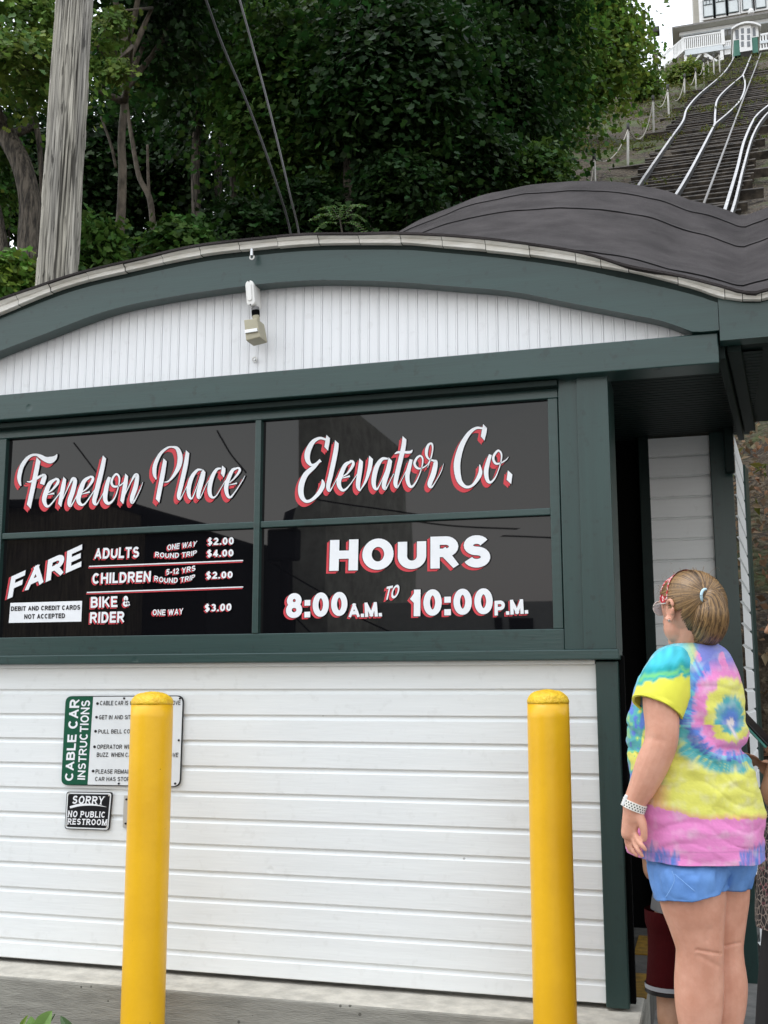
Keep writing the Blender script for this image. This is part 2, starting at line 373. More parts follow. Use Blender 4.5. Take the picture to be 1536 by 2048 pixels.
for t, row in zip(ts, R):
    lift = 0
    for l in lips:
        if t < l: lift += 0
    Rn.append([Vector((p.x, p.y, p.z + .006*noise.noise((p.x*3, p.y*2.2, 1)) + .004*noise.noise((p.x*9, p.y*7, 4)))) if t > .05 else p for p in row])
for r0, r1 in zip(Rn[:-1], Rn[1:]): rf.strip(r0, r1)
rf.strip([p-Vector((0, 0, .009)) for p in Rn[0]], Rn[0])
rf.strip([p-Vector((0, -.05, .009)) for p in Rn[0]], [p-Vector((0, 0, .009)) for p in Rn[0]])
rf.strip(Rn[-1], [p-Vector((0, 0, .25)) for p in Rn[-1]])
def felt():
    m = mat('roofing_felt', (.033, .028, .0275), .95, var=.2, scale=2.6, detail=9, bump=1, bscale=140, bdist=.006, rgb2=(.052, .045, .0445), spec=.2)
    return m
M['felt'] = felt()
roof = rf.build_raw('roof', M['felt'], station, smooth=True)
# laps of the roofing rolls: a thin raised edge with a dark line
lap = MB(); lapd = MB()
for l in lips:
    a, b, c, d = [], [], [], []
    for x, z in roofprof:
        wv = .018*noise.noise((x*1.3, l*5, 2)); g = max(0, noise.noise((x*2.1, l*3, 7))-.25)*.008
        for lst, dt, dz in ((a, 0, .004), (b, .004, .009+g), (c, .06, .006)):
            p = Vector(roofp(x, z, l+wv+dt)); p.z += dz + .006*noise.noise((p.x*3, p.y*2.2, 1)) + .004*noise.noise((p.x*9, p.y*7, 4)); lst.append(p)
    lapd.strip(a, b); lap.strip(b, c)
lp = lap.build_raw('roofing_lap', M['felt'], station, smooth=True)
lapd.build_raw('lap_edge', M['black'], station)
# shell behind so the inside stays dark
MB().box(xL-.02, xL+.04, 4.1, 8.3, -.3, 2.45).build('side_wall', M['dgreen'], station)
yb = 5.5; zc_top = EYE+1.25
MB().box(xL, px(1302, 1200, yb).x, yb+.05, yb+.11, -.1, zc_top).build('back_wall', M['black'], station)  # wall coloured black to stand in for the shade in the entrance
# ceiling of the entrance: beadboard running along the front
zc = EYE + 1.235
cl = MB(); rows = []; y = 4.16
x0c, x1c = xC-.6, px(1500, 860, yb).x
while y < yb+.05:
    for dy, dz in ((0, 0), (.034, 0), (.036, .005), (.040, .005)): rows.append([(x0c, y+dy, zc+dz), (x1c, y+dy, zc+dz)])
    y += .042
for r0, r1 in zip(rows[:-1], rows[1:]): cl.strip(r0, r1)
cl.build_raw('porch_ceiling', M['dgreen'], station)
MB().box(x0c, x1c, 4.16, yb+.1, zc+.03, zc+.06).build('ceiling_backing', M['black'], station)
# side wall of the ticket room between post and the opening
MB().box(xC-.62, xC-.56, 4.36, yb, -.1, zc).build('inner_wall', M['black'], station)  # black as well: shade of the recess put into the colour
# --- right hand pillar box
pxl, pxr = px(1301, 1000, yb).x, px(1424, 1000, yb).x
pcr = px(1474, 1100, yb-.02).x
zpt = px(1362, 874, yb).z
sp = MB(); rows = []; z = zpt; pp = px(1365, 951.5, yb).z - px(1365, 1119.5, yb).z; pp /= 4
zline = px(1365, 909, yb).z
z = zpt; ed = [zpt] + [zline-pp*i for i in range(40) if zline-pp*i > -.05] + [-.06]
pr = []
for i, (a, b) in enumerate(zip(ed[:-1], ed[1:])):
    pr += [(yb, a)] if i == 0 else [(yb+.011, a-.002), (yb, a-.014)]
    pr += [(yb, b+.003), (yb+.003, b)]
rows = [[(pxl+(pxr-pxl)*i/8, y, z) for i in range(9)] for y, z in pr]
for r0, r1 in zip(rows[:-1], rows[1:]): sp.strip(r0, r1)
sp.build_raw('pillar_siding', M['white'], station)
MB().box(pxl-.05, pxl, yb-.02, yb+.3, -.08, zc).build('pillar_corner_board', M['dgreen'], station, bevel=.003)
sd = (math.sin(math.radians(4.6)), math.cos(math.radians(4.6)))
def sidept(t, z): return (pcr+sd[0]*t, yb-.02+sd[1]*t, z)
cb = MB(); cb.prism([(pxr, -.08), (pcr, -.08), (pcr, zc), (pxr, zc)], yb-.02, yb+.02)
cb.build('pillar_corner_board', M['green_v'], station, bevel=.003)
# receding side face of the pillar, clapboard
sw = MB(); rows = []
for i, (a, b) in enumerate(zip(ed[:-1], ed[1:])):
    for off, zq in ((.0, a-.002), (.012, a-.016), (.012, b+.003), (.004, b)):
        rows.append([(pcr+sd[0]*t+off, yb+sd[1]*t, zq+(.02 if i == 0 and zq > zpt-.02 else 0)) for t in (.02, .3, .6, .9)])
for r0, r1 in zip(rows[:-1], rows[1:]): sw.strip(r0, r1)
sw.build_raw('pillar_side_siding', M['white'], station)
e0, e1 = sidept(.88, 0), sidept(1.06, 0)
MB().add([(e0[0], e0[1], -.1), (e0[0]+.02, e0[1], -.1), (e1[0]+.03, e1[1], -.1), (e1[0], e1[1], -.1), (e0[0], e0[1], zc), (e0[0]+.02, e0[1], zc), (e1[0]+.03, e1[1], zc), (e1[0], e1[1], zc)],
         [(0,3,2,1),(4,5,6,7),(0,1,5,4),(1,2,6,5),(2,3,7,6),(3,0,4,7)]).build('pillar_edge_board', M['green_v'], station)
# --- side soffit with its two boards
zs = px(1437, 683, YF).z
xs0, xs1 = px(1442, 690, 4.05).x, px(1536, 690, 4.05).x+.75
def skew(x, y): return x + (y-4.05)*math.tan(math.radians(4.3))
so = MB(); ye = px(1500, 846, 5.3).y
v = []
for z in (zs+.01, zs+.04): v += [(xs0, 4.05, z), (xs1, 4.05, z), (skew(xs1, 5.36), 5.36, z), (skew(xs0, 5.36), 5.36, z)]
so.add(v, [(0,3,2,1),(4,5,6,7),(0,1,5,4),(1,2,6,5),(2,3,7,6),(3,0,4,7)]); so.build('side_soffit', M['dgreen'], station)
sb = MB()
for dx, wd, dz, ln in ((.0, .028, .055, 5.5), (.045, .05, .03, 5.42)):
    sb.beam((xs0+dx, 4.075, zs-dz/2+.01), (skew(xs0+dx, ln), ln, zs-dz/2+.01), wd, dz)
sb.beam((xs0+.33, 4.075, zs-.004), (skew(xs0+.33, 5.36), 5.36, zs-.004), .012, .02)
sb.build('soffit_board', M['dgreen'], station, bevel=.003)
MB().box(px(1452, 860, 5.42).x-.012, px(1452, 860, 5.42).x+.03, 5.38, 5.44, zs-.22, zs).build('soffit_bracket', M['dgreen'], station, bevel=.003)
# --- foundation
z_led = z_bot-.018
fnd = MB(); xe_f = px(1280, 2035, 3.92).x
fnd.box(xL, xe_f, 3.905, 4.5, -.75, z_led)
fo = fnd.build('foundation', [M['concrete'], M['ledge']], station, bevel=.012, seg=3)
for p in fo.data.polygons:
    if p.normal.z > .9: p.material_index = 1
M['shadecrete'] = mat('shaded_concrete', (.07, .066, .058), .9, var=.4, scale=9, bump=.4, bscale=60); M['shadeyellow'] = mat('shaded_worn_yellow', (.22, .12, .008), .7, var=.4, scale=30)  # darker concrete and worn yellow: the entrance shade is put into both colours
MB().box(xC-.3, xe_f-.004, 4.5, 5.5, -.3, z_led-.004).build('entrance_curb', M['shadecrete'], station, bevel=.008)
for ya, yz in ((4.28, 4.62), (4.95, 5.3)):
    MB().box(xe_f-.085, xe_f+.001, ya, yz, z_led-.0035, z_led+.003).build('yellow_marking', M['shadeyellow'], station)
# --- window
win = empty('window', (px(520, 1050, WY).x, WY, 1.7), None, None); win.parent = station
win.matrix_parent_inverse = Matrix.Translation(station.location).inverted()
GY = 4.125
w_l = px(12, 1000, 4.1).x-.02; w_r = px(1100, 1000, 4.1).x
zt = px(600, 793+43, 4.1).z
zt_open = px(525, 839, 4.1).z; zb_open = px(520, 1267, 4.1).z
zm0, zm1 = px(525, 1055, 4.1).z, px(525, 1042, 4.1).z
xm0, xm1 = px(507.5, 1050, 4.1).x, px(519.5, 1050, 4.1).x
fr = MB()
fr.box(xL+.1, px(1119, 900, 4.1).x, 4.1, 4.16, zt_open, z_beam0+.01)
fr.box(xL+.1, px(1119, 900, 4.1).x, 4.1, 4.16, z_s1-.005, zb_open)
fr.box(w_r, px(1119, 1000, 4.1).x+.003, 4.1, 4.16, zb_open, zt_open)
fr.box(xm0, xm1, 4.097, 4.16, zb_open, zt_open)
xl2 = w_l-.015
fr.box(xl2-.05, xl2+.02, 4.1, 4.16, zb_open, zt_open)
fr.box(xl2+.02, xm0, 4.104, 4.155, zm0, zm1); fr.box(xm1, w_r, 4.104, 4.155, zm0, zm1)
frame = fr.build('window_frame', M['green'], win, bevel=.003)
# windows further left, out of frame
fr2 = MB(); fr2.box(xL+.1, xL+.18, 4.1, 4.16, zb_open, zt_open); fr2.build('window_frame', M['green'], win)
for (a, b) in ((xl2+.02, xm0), (xm1, w_r)):
    for (c, d) in ((zm1, zt_open), (zb_open, zm0)):
        tilt = random.uniform(-.002, .002)
        mbp = MB(); mbp.add([(a, GY+tilt, c), (b, GY-tilt, c), (b, GY+tilt*.5, d), (a, GY-tilt*.3, d)], [(0, 1, 2, 3)])
        mbp.build_raw('pane', M['glass'], win)
mbp = MB(); mbp.add([(xL+.18, GY, zb_open), (xl2-.05, GY, zb_open), (xl2-.05, GY, zt_open), (xL+.18, GY, zt_open)], [(0, 1, 2, 3)]); mbp.build_raw('pane', M['glass'], win)
MB().box(xL+.1, w_r+.05, GY+.02, GY+.05, zb_open-.02, zt_open+.02).build('dark_room_backing', M['black'], win)  # near-black sheet standing in for the dark room behind the glass

# ================================================================== LETTERING
def arc(cx, cy, rx, ry, a0, a1, n=12): return [(cx+rx*math.cos(math.radians(a0+(a1-a0)*i/n)), cy+ry*math.sin(math.radians(a0+(a1-a0)*i/n))) for i in range(n+1)]
def G():
    g = {}
    g['A'] = (1.02, [[(0, 0), (.5, 1)], [(.5, 1), (1, 0)], [(.2, .27), (.8, .27)]])
    g['B'] = (.92, [[(0, 0), (0, 1)], [(0, 1), (.55, 1)] + arc(.55, .77, .4, .23, 90, -90, 8)[1:] + [(0, .54)], [(.5, .54)] + arc(.55, .27, .45, .27, 90, -90, 8) + [(0, 0)]])
    g['C'] = (.98, [arc(.5, .5, .5, .5, 42, 318, 22)])
    g['D'] = (.96, [[(0, 0), (0, 1)], [(0, 1), (.45, 1)] + arc(.45, .5, .55, .5, 90, -90, 14)[1:-1] + [(.45, 0), (0, 0)]])
    g['E'] = (.82, [[(0, 0), (0, 1)], [(0, 1), (1, 1)], [(0, .52), (.9, .52)], [(0, 0), (1, 0)]])
    g['F'] = (.78, [[(0, 0), (0, 1)], [(0, 1), (1, 1)], [(0, .5), (.85, .5)]])
    g['G'] = (1.02, [arc(.5, .5, .5, .5, 45, 330, 22) + [(.97, .45)], [(.55, .42), (.97, .42)]])
    g['H'] = (.95, [[(0, 0), (0, 1)], [(1, 0), (1, 1)], [(0, .52), (1, .52)]])
    g['I'] = (0, [[(.5, 0), (.5, 1)]])
    g['K'] = (.98, [[(0, 0), (0, 1)], [(.92, 1), (.05, .38)], [(.38, .6), (1, 0)]])
    g['L'] = (.75, [[(0, 1), (0, 0)], [(0, 0), (1, 0)]])
    g['M'] = (1.15, [[(0, 0), (0, 1)], [(1, 0), (1, 1)], [(.04, 1), (.5, .02)], [(.96, 1), (.5, .02)]])
    g['N'] = (.96, [[(0, 0), (0, 1)], [(1, 0), (1, 1)], [(.02, 1), (.98, 0)]])
    g['O'] = (1.05, [arc(.5, .5, .5, .5, 0, 360, 32)])
    g['P'] = (.88, [[(0, 0), (0, 1)], [(0, 1), (.55, 1)] + arc(.55, .72, .45, .28, 90, -90, 10)[1:] + [(0, .44)]])
    g['R'] = (.95, [[(0, 0), (0, 1)], [(0, 1), (.55, 1)] + arc(.55, .74, .42, .26, 90, -90, 10)[1:] + [(0, .48)], [(.5, .48), (1, 0)]])
    g['S'] = (.9, [arc(.5, .76, .46, .24, 25, 262, 14) + arc(.5, .26, .5, .26, 85, -160, 16)])
    g['T'] = (.86, [[(.5, 0), (.5, 1)], [(0, 1), (1, 1)]])
    g['U'] = (.95, [[(0, 1), (0, .38)] + arc(.5, .38, .5, .38, 180, 360, 16)[1:] + [(1, 1)]])
    g['V'] = (.98, [[(0, 1), (.5, 0)], [(1, 1), (.5, 0)]])
    g['W'] = (1.4, [[(0, 1), (.25, 0)], [(.5, 1), (.25, 0)], [(.5, 1), (.75, 0)], [(1, 1), (.75, 0)]])
    g['Y'] = (.95, [[(0, 1), (.5, .45)], [(1, 1), (.5, .45)], [(.5, .5), (.5, 0)]])
    g['Z'] = (.85, [[(0, 1), (1, 1)], [(.95, 1), (.05, 0)], [(0, 0), (1, 0)]])
    g['0'] = (.75, [arc(.5, .5, .5, .5, 0, 360, 32)])
    g['1'] = (.42, [[(.9, 0), (.9, 1)], [(.9, .95), (0, .72)]])
    g['2'] = (.75, [arc(.48, .7, .46, .3, 165, -25, 14) + [(.05, .06)], [(0, 0), (1, 0)]])
    g['3'] = (.75, [arc(.45, .76, .45, .24, 150, -85, 12), arc(.45, .27, .52, .27, 85, -150, 12)])
    g['4'] = (.78, [[(.72, 0), (.72, 1)], [(.68, 1), (0, .28)], [(0, .26), (1, .26)]])
    g['5'] = (.75, [[(.95, 1), (.2, 1)], [(.2, 1), (.08, .5)], [(.08, .5)] + arc(.48, .32, .5, .32, 125, -150, 14)])
    g['8'] = (.75, [arc(.5, .76, .42, .24, 0, 360, 22), arc(.5, .27, .5, .27, 0, 360, 24)])
    g['&'] = (1.0, [[(1, .02), (.25, .68)] + arc(.42, .8, .22, .2, 190, -20, 10) + [(.12, .36)] + arc(.38, .24, .34, .24, 160, 330, 10) + [(.92, .45)]])
    g['$'] = (.75, [arc(.5, .76, .44, .2, 25, 262, 12) + arc(.5, .26, .48, .22, 85, -160, 14), [(.5, -.08), (.5, 1.08)]])
    g['-'] = (.45, [[(0, .38), (1, .38)]])
    g['.'] = (.0, [[(.5, 0), (.5, .001)]]); g[','] = (.0, [[(.5, .03), (.42, -.12)]])
    g[':'] = (.0, [[(.5, 0), (.5, .001)], [(.5, .62), (.5, .621)]])
    return g
GL = G()
def ribbon(pts, ws, closed=False, ext=0.):
    P = [np.array(p, float) for p in pts]; n = len(P); L, R = [], []
    for i in range(n):
        a = P[i-1] if i > 0 else (P[-2] if closed else None); b = P[i+1] if i < n-1 else (P[1] if closed else None)
        d0 = (P[i]-a) if a is not None else (b-P[i]); d1 = (b-P[i]) if b is not None else d0
        d0 = d0/(np.linalg.norm(d0)+1e-9); d1 = d1/(np.linalg.norm(d1)+1e-9); d = d0+d1; d /= (np.linalg.norm(d)+1e-9)
        nn = np.array([-d[1], d[0]]); c = max(.5, float(nn@np.array([-d0[1], d0[0]])))
        q = P[i].copy()
        if not closed and i == 0: q = q-d*ext
        if not closed and i == n-1: q = q+d*ext
        L.append(q+nn*ws[i]/2/c); R.append(q-nn*ws[i]/2/c)
    return L, R
def layout(txt, th, sp=.14, space=.42):
    """stroke letters in cap-height units; returns list of (L, R) ribbons and total width"""
    x = 0; out = []
    for ch in txt:
        if ch == ' ': x += space; continue
        wd, strokes = GL[ch]
        if wd == 0: W = th
        else: W = wd*.78+th*.25
        for s in strokes:
            if ch in '.:,' : pts = [(x+th/2, th/2+py*(1-th)) for _, py in s]; pts = [(x+th/2, pts[0][1]-th/2), (x+th/2-(.1 if ch == ',' else 0), pts[0][1]+th/2)]; e = 0
            else: pts = [(x+th/2+a*(W-th), th/2+b*(1-th)) for a, b in s]; e = th/2 if len(s) == 2 else 0
            if len(s) > 2 and not (abs(s[0][0]-s[-1][0]) < 1e-6 and abs(s[0][1]-s[-1][1]) < 1e-6): e = 0
            cl = len(s) > 2 and abs(s[0][0]-s[-1][0]) < 1e-6 and abs(s[0][1]-s[-1][1]) < 1e-6
            L, R = ribbon(pts, [th]*len(pts), cl, e if ch not in 'AVWMNYKZR14' or (abs(pts[0][0]-pts[-1][0]) < 1e-6 or abs(pts[0][1]-pts[-1][1]) < 1e-6) else th/2)
            lo, hi = (-.09, 1.09) if ch == '$' else ((-.16, 1) if ch == ',' else (0, 1))
            cl2 = lambda p: (min(max(p[0], x), x+W), min(max(p[1], lo), hi))
            out.append(([cl2(p) for p in L], [cl2(p) for p in R]))
        x += W+sp
    return out, x-sp
class Decal:
    """flat lettering laid on a plane y = Y; every stroke sits a hair in front of the one before"""
    def __init__(s, Y, to3d): s.Y = Y; s.mb = MB(); s.k = 0; s.to = to3d
    def strip(s, L, R, m, lift):
        s.k += 1; d = lift + (s.k % 40)*2e-5
        s.mb.strip([s.to(p, d) for p in L], [s.to(p, d) for p in R], m)
    def text(s, txt, q, th=.22, m=0, sp=.14, sag=0, dx=0, dy=0, lift=.0008, grow=0, space=.42):
        """q: (bl, br, tl, tr) corners in photo pixels"""
        rb, W = layout(txt, th, sp, space); bl, br, tl, tr = [np.array(p, float) for p in q]
        for L, R in rb:
            if grow:
                nl, nr = [], []
                h = np.linalg.norm(tl-bl); g = grow/h
                for a, b in zip(L, R):
                    a, b = np.array(a), np.array(b); c = (b-a)/(np.linalg.norm(b-a)+1e-9); nl.append(a-c*g); nr.append(b+c*g)
                # lengthen the ends
                for lst in (nl, nr):
                    d0 = (lst[0]-lst[1]); d1 = (lst[-1]-lst[-2]); lst[0] = lst[0]+d0/(np.linalg.norm(d0)+1e-9)*g; lst[-1] = lst[-1]+d1/(np.linalg.norm(d1)+1e-9)*g
                L, R = nl, nr
            def mp(p):
                a, b = p[0]/W, p[1]
                r = bl*(1-a)*(1-b)+br*a*(1-b)+tl*(1-a)*b+tr*a*b
                return (r[0]+dx, r[1]+dy+sag*4*a*(1-a))
            s.strip([mp(p) for p in L], [mp(p) for p in R], m, lift)
    def shadowed(s, txt, q, th, sh, out=1.0, **k):
        s.text(txt, q, th, 2, dx=sh[0], dy=sh[1], lift=.0008, grow=.4, **k)
        s.text(txt, q, th, 2, dx=sh[0]*.5, dy=sh[1]*.5, lift=.0009, grow=.4, **k)
        s.text(txt, q, th, 1, lift=.0018, grow=out, **k)
        s.text(txt, q, th, 0, lift=.0028, **k)
    def build(s, name, mats, parent): return s.mb.build_raw(name, mats, parent)
def pane3d(p, d): return px(p[0], p[1], GY-.003-d) if False else (lambda q: (q.x, GY-.003-d, q.z))(px(p[0], p[1], GY))
VM = [M['vinyl_white'], M['vinyl_black'], M['vinyl_red']]
def Q(o, sc_, *pts): return [(o[0]+x/sc_, o[1]+y/sc_) for x, y in pts]
c4 = ((0, 820), 2.954); c5 = ((510, 780), 2.477)
fd = Decal(GY, pane3d)
def F4(t, *p, th=.22, sh=(-2.6, 2.4), **k): fd.shadowed(t, Q(*c4, *p), th, sh, **k)
F4('FARE', (48, 1118), (484, 925), (72, 985), (490, 795), th=.23, sh=(-5, 2), out=1.4, sp=.10)
F4('ADULTS', (560, 881), (825, 873), (566, 818), (828, 808), th=.21)
F4('ONE WAY', (993, 831), (1160, 806), (993, 797), (1170, 773), th=.19, sh=(-2.4, 1.8), out=.7)
F4('ROUND TRIP', (920, 868), (1165, 857), (922, 838), (1168, 828), th=.19, sag=4, sh=(-2.8, 2), out=.7)
F4('$2.00', (1228, 800), (1385, 795), (1230, 757), (1385, 752), th=.22, sh=(-2.4, 1.3), out=.8)
F4('$4.00', (1225, 870), (1383, 865), (1227, 828), (1383, 824), th=.22, sh=(-2.4, 1.3), out=.8)
F4('CHILDREN', (550, 1029), (893, 1015), (552, 965), (897, 952), th=.21)
F4('5-12 YRS', (985, 975), (1158, 950), (987, 942), (1160, 918), th=.19, sag=1, sh=(-2.8, 2), out=.7)
F4('ROUND TRIP', (915, 1010), (1155, 1000), (917, 978), (1158, 970), th=.19, sag=6, sh=(-2.8, 2), out=.7)
F4('$2.00', (1220, 1000), (1378, 993), (1222, 957), (1378, 953), th=.22, sh=(-2.4, 1.3), out=.8)
F4('BIKE &', (540, 1170), (775, 1162), (542, 1105), (772, 1098), th=.20)
F4('RIDER', (535, 1260), (738, 1256), (538, 1195), (740, 1190), th=.21)
F4('ONE WAY', (905, 1212), (1085, 1205), (907, 1178), (1087, 1170), th=.19, sag=1.5, sh=(-2.8, 2), out=.7)
F4('$3.00', (1212, 1192), (1370, 1187), (1214, 1148), (1372, 1143), th=.22, sh=(-2.4, 1.3), out=.8)
for a, b in (((530, 925), (1440, 890)), ((518, 1079), (1440, 1046))):
    for dx, dy, wd, m, l in ((-5, 8, 7, 2, .0009), (0, 0, 10, 1, .0018), (0, 0, 6.5, 0, .0028)):
        L, R = ribbon(Q(*c4, (a[0]+dx, a[1]+dy), (b[0]+dx, b[1]+dy)), [wd/2.954]*2); fd.strip(L, R, m, l)
fd.build('fare_lettering', VM, win)
hd = Decal(GY, pane3d)
def H5(t, *p, th=.22, sh=(-5.5, 4.5), **k): hd.shadowed(t, Q(*c5, *p), th, sh, **k)
H5('HOURS', (370, 897), (1168, 879), (375, 745), (1165, 718), th=.265, sh=(-6, 5), out=1.3, sp=.12)
H5('8:00', (155, 1132), (460, 1118), (158, 1008), (460, 1000), th=.23, sh=(-5, 3), out=1.2, sp=.09)
H5('A.M.', (465, 1128), (632, 1122), (466, 1058), (625, 1050), th=.24, sh=(-3, 3), sp=.07)
H5('TO', (640, 1042), (708, 1030), (656, 975), (724, 962), th=.18, sh=(-5, 4), sp=.02)
H5('10:00', (768, 1122), (1180, 1110), (770, 990), (1178, 982), th=.23, sh=(-5, 3), out=1.2, sp=.09)
H5('P.M.', (1188, 1118), (1355, 1108), (1188, 1045), (1350, 1035), th=.24, sh=(-3, 3), sp=.07)
hd.build('hours_lettering', VM, win)
# --- brush script, traced stroke by stroke: (x, y, width)
S1 = ((20, 890), 5.486); S2 = ((280, 880), 6.678); S3 = ((570, 860), 5.689); S4 = ((780, 840), 5.689)
fen = [(S1, [(128,450,14),(113,400,34),(112,340,45),(138,240,45),(195,155,38),(250,116,28),(305,112,27),(345,130,44),(400,160,56),(455,168,74),(503,142,44),(527,104,6)], 0),
 (S1, [(322,160,50),(270,420,50),(214,678,50)], 1),
 (S1, [(195,402,8),(230,406,18),(300,370,28),(358,335,22)], 0), (S1, [(358,330,24),(386,345,45),(374,390,52),(360,434,50)], 0),
 (S1, [(505,378,24),(445,425,44),(402,525,52),(383,610,46),(410,672,30),(455,655,16),(560,520,10),(594,448,8)], 0),
 (S1, [(415,535,8),(470,495,18),(528,425,30),(536,386,28),(503,372,24)], 0), (S1, [(418,548,6),(494,533,20)], 0),
 (S1, [(610,365,34),(590,470,47),(553,665,40)], 1), (S1, [(585,600,8),(650,460,12),(692,378,30),(722,392,42),(700,500,50),(662,615,48),(666,668,34),(692,650,14),(760,525,9),(792,468,8)], 0),
 (S1, [(885,352,24),(822,400,42),(782,500,52),(758,600,48),(782,652,34),(832,645,16),(930,505,10),(965,450,8)], 0),
 (S1, [(800,520,10),(860,472,18),(912,395,30),(915,358,26),(882,350,22)], 0), (S1, [(797,542,6),(884,516,20)], 0),
 (S1, [(1045,135,42),(1010,300,50),(960,500,50),(932,615,46),(950,652,30),(978,628,10),(1060,475,8),(1095,395,8)], 1),
 (S1, [(1100,355,34),(1075,430,45),(1052,560,50),(1062,625,40),(1100,642,28),(1158,580,14),(1200,450,12),(1207,360,20),(1176,322,22),(1138,360,22),(1122,420,26),(1150,458,24),(1212,448,16),(1272,398,8)], 0),
 (S1, [(1288,330,34),(1270,450,47),(1234,632,40)], 1), (S1, [(1262,565,8),(1330,420,12),(1374,342,30),(1404,342,38),(1386,460,50),(1347,580,46),(1347,633,32),(1376,610,14),(1436,490,9),(1466,408,4)], 0),
 (S2, [(225,530,14),(202,450,50),(213,330,54),(280,190,42),(370,112,28),(440,97,24),(508,122,50),(544,230,68),(525,360,60),(452,488,36),(385,556,20),(335,566,8)], 0),
 (S2, [(345,268,50),(308,480,60),(243,815,56)], 1),
 (S2, [(645,160,50),(618,340,58),(560,600,58),(527,740,52),(536,792,34),(562,768,12),(640,612,8)], 1),
 (S2, [(835,400,18),(772,408,34),(702,500,52),(662,630,58),(662,735,46),(690,786,28),(722,748,14),(790,565,10),(832,425,8)], 0),
 (S2, [(864,412,44),(838,530,58),(792,700,56),(792,772,40),(822,758,12),(892,605,9),(930,540,8)], 1),
 (S2, [(1092,382,18),(1032,398,36),(972,500,54),(938,640,58),(947,738,46),(988,772,26),(1034,738,14),(1105,620,10),(1152,540,8)], 0),
 (S2, [(1126,362,46),(1122,420,52),(1108,480,50)], 1),
 (S2, [(1306,380,22),(1243,410,44),(1182,540,54),(1158,650,56),(1178,742,42),(1217,768,26),(1282,690,14),(1370,555,12),(1410,478,5)], 0),
 (S2, [(1205,575,10),(1270,512,20),(1336,422,32),(1332,382,28),(1297,378,24)], 0), (S2, [(1196,606,6),(1304,580,22)], 0)]
ele = [(S3, [(497,78,44),(488,140,50),(474,218,48)], 1), (S3, [(470,112,24),(400,97,30),(322,142,48),(266,250,64),(262,340,56),(300,398,32),(350,392,24),(412,348,36)], 0),
 (S3, [(400,358,16),(340,420,42),(242,510,58),(192,630,64),(192,745,58),(240,812,36),(310,798,34),(392,718,44),(438,630,48),(430,566,14)], 0),
 (S3, [(596,138,46),(580,260,52),(530,500,52),(497,640,46),(511,692,32),(542,658,10),(602,548,8)], 1),
 (S3, [(760,362,22),(692,402,44),(642,510,52),(617,600,52),(637,668,40),(680,687,26),(742,628,12),(822,512,8),(856,446,7)], 0),
 (S3, [(660,535,10),(720,492,20),(778,405,32),(776,364,28),(742,358,24)], 0), (S3, [(650,552,6),(744,528,22)], 0),
 (S3, [(872,345,44),(860,450,52),(836,620,50),(850,682,30),(868,690,10)], 1), (S3, [(985,315,48),(968,440,46),(925,580,28),(862,690,8)], 1),
 (S3, [(1175,330,18),(1110,335,36),(1050,420,52),(1017,550,54),(1018,638,44),(1046,677,26),(1082,628,12),(1150,475,10),(1188,372,8)], 0),
 (S3, [(1204,335,46),(1180,450,54),(1132,615,50),(1142,672,34),(1172,638,10),(1242,500,8)], 1),
 (S3, [(1364,92,46),(1350,210,52),(1290,460,52),(1262,598,48),(1276,652,32),(1302,628,10),(1402,432,8)], 1), (S3, [(1254,276,10),(1290,258,26),(1360,257,27),(1430,255,30),(1455,230,8)], 0),
 (S4, [(246,452,34),(226,530,46),(202,640,50),(217,732,40),(255,762,26),(310,690,14),(360,565,12),(378,455,18),(350,412,22),(308,440,26),(284,500,28),(312,548,26),(362,553,18),(428,512,10),(470,435,10)], 0),
 (S4, [(432,545,6),(472,430,14),(490,330,16),(480,275,22),(446,282,26),(422,340,36),(422,410,28),(456,453,18),(500,466,24),(524,490,48),(500,610,58),(457,725,52),(470,766,32),(502,738,12),(580,602,9),(615,500,5)], 0),
 (S4, [(1085,72,50),(1074,140,56),(1058,215,52)], 1), (S4, [(1055,98,22),(980,97,30),(900,160,44),(822,290,60),(776,440,72),(767,560,74),(792,688,60),(850,756,38),(910,763,28),(970,718,34),(1030,612,46),(1025,512,12)], 0),
 (S4, [(1146,398,34),(1120,480,46),(1097,590,52),(1112,686,40),(1150,712,26),(1206,648,14),(1256,515,12),(1273,402,18),(1240,352,22),(1202,382,26),(1177,440,28),(1206,498,26),(1262,493,18),(1322,458,12),(1351,424,5)], 0),
 (S4, [(1370,600,56),(1356,708,58)], 1)]
def script(strokes, name):
    d = Decal(GY, pane3d)
    for lay in range(4):
        for (o, sc_), pts, cut in strokes:
            C = smooth_curve(pts, 5); P = [(o[0]+c[0]/sc_, o[1]+c[1]/sc_) for c in C]; W = [max(.5, c[2]/sc_) for c in C]
            if cut:                                   # pen cut: slant the butt ends
                pass
            dx, dy, g, m, l = ((-6.5, 7.5, .6, 2, .0008), (-3.4, 3.9, .6, 2, .0011), (0, 0, 2.4, 1, .0018), (0, 0, 0, 0, .0030))[lay]
            P = [(x+dx, y+dy) for x, y in P]
            L, R = ribbon(P, [w_+g for w_ in W], ext=g/2)
            if cut:
                for i, s in ((0, 1), (-1, 1)):
                    wv = W[i]*.36; a = np.array(P[0])-np.array(P[2]) if i == 0 else np.array(P[-3])-np.array(P[-1]); a /= np.linalg.norm(a)
                    if i == -1 and len(pts) > 3: continue
                    # left side up, right side down along the stroke
                    l_is_left = (L[i][0] < R[i][0])
                    if l_is_left: L[i] = L[i]+a*wv; R[i] = R[i]-a*wv
                    else: R[i] = R[i]+a*wv; L[i] = L[i]-a*wv
            d.strip(L, R, m, l)
    return d.build(name, VM, win)
script(fen, 'script_lettering'); script(ele, 'script_lettering')
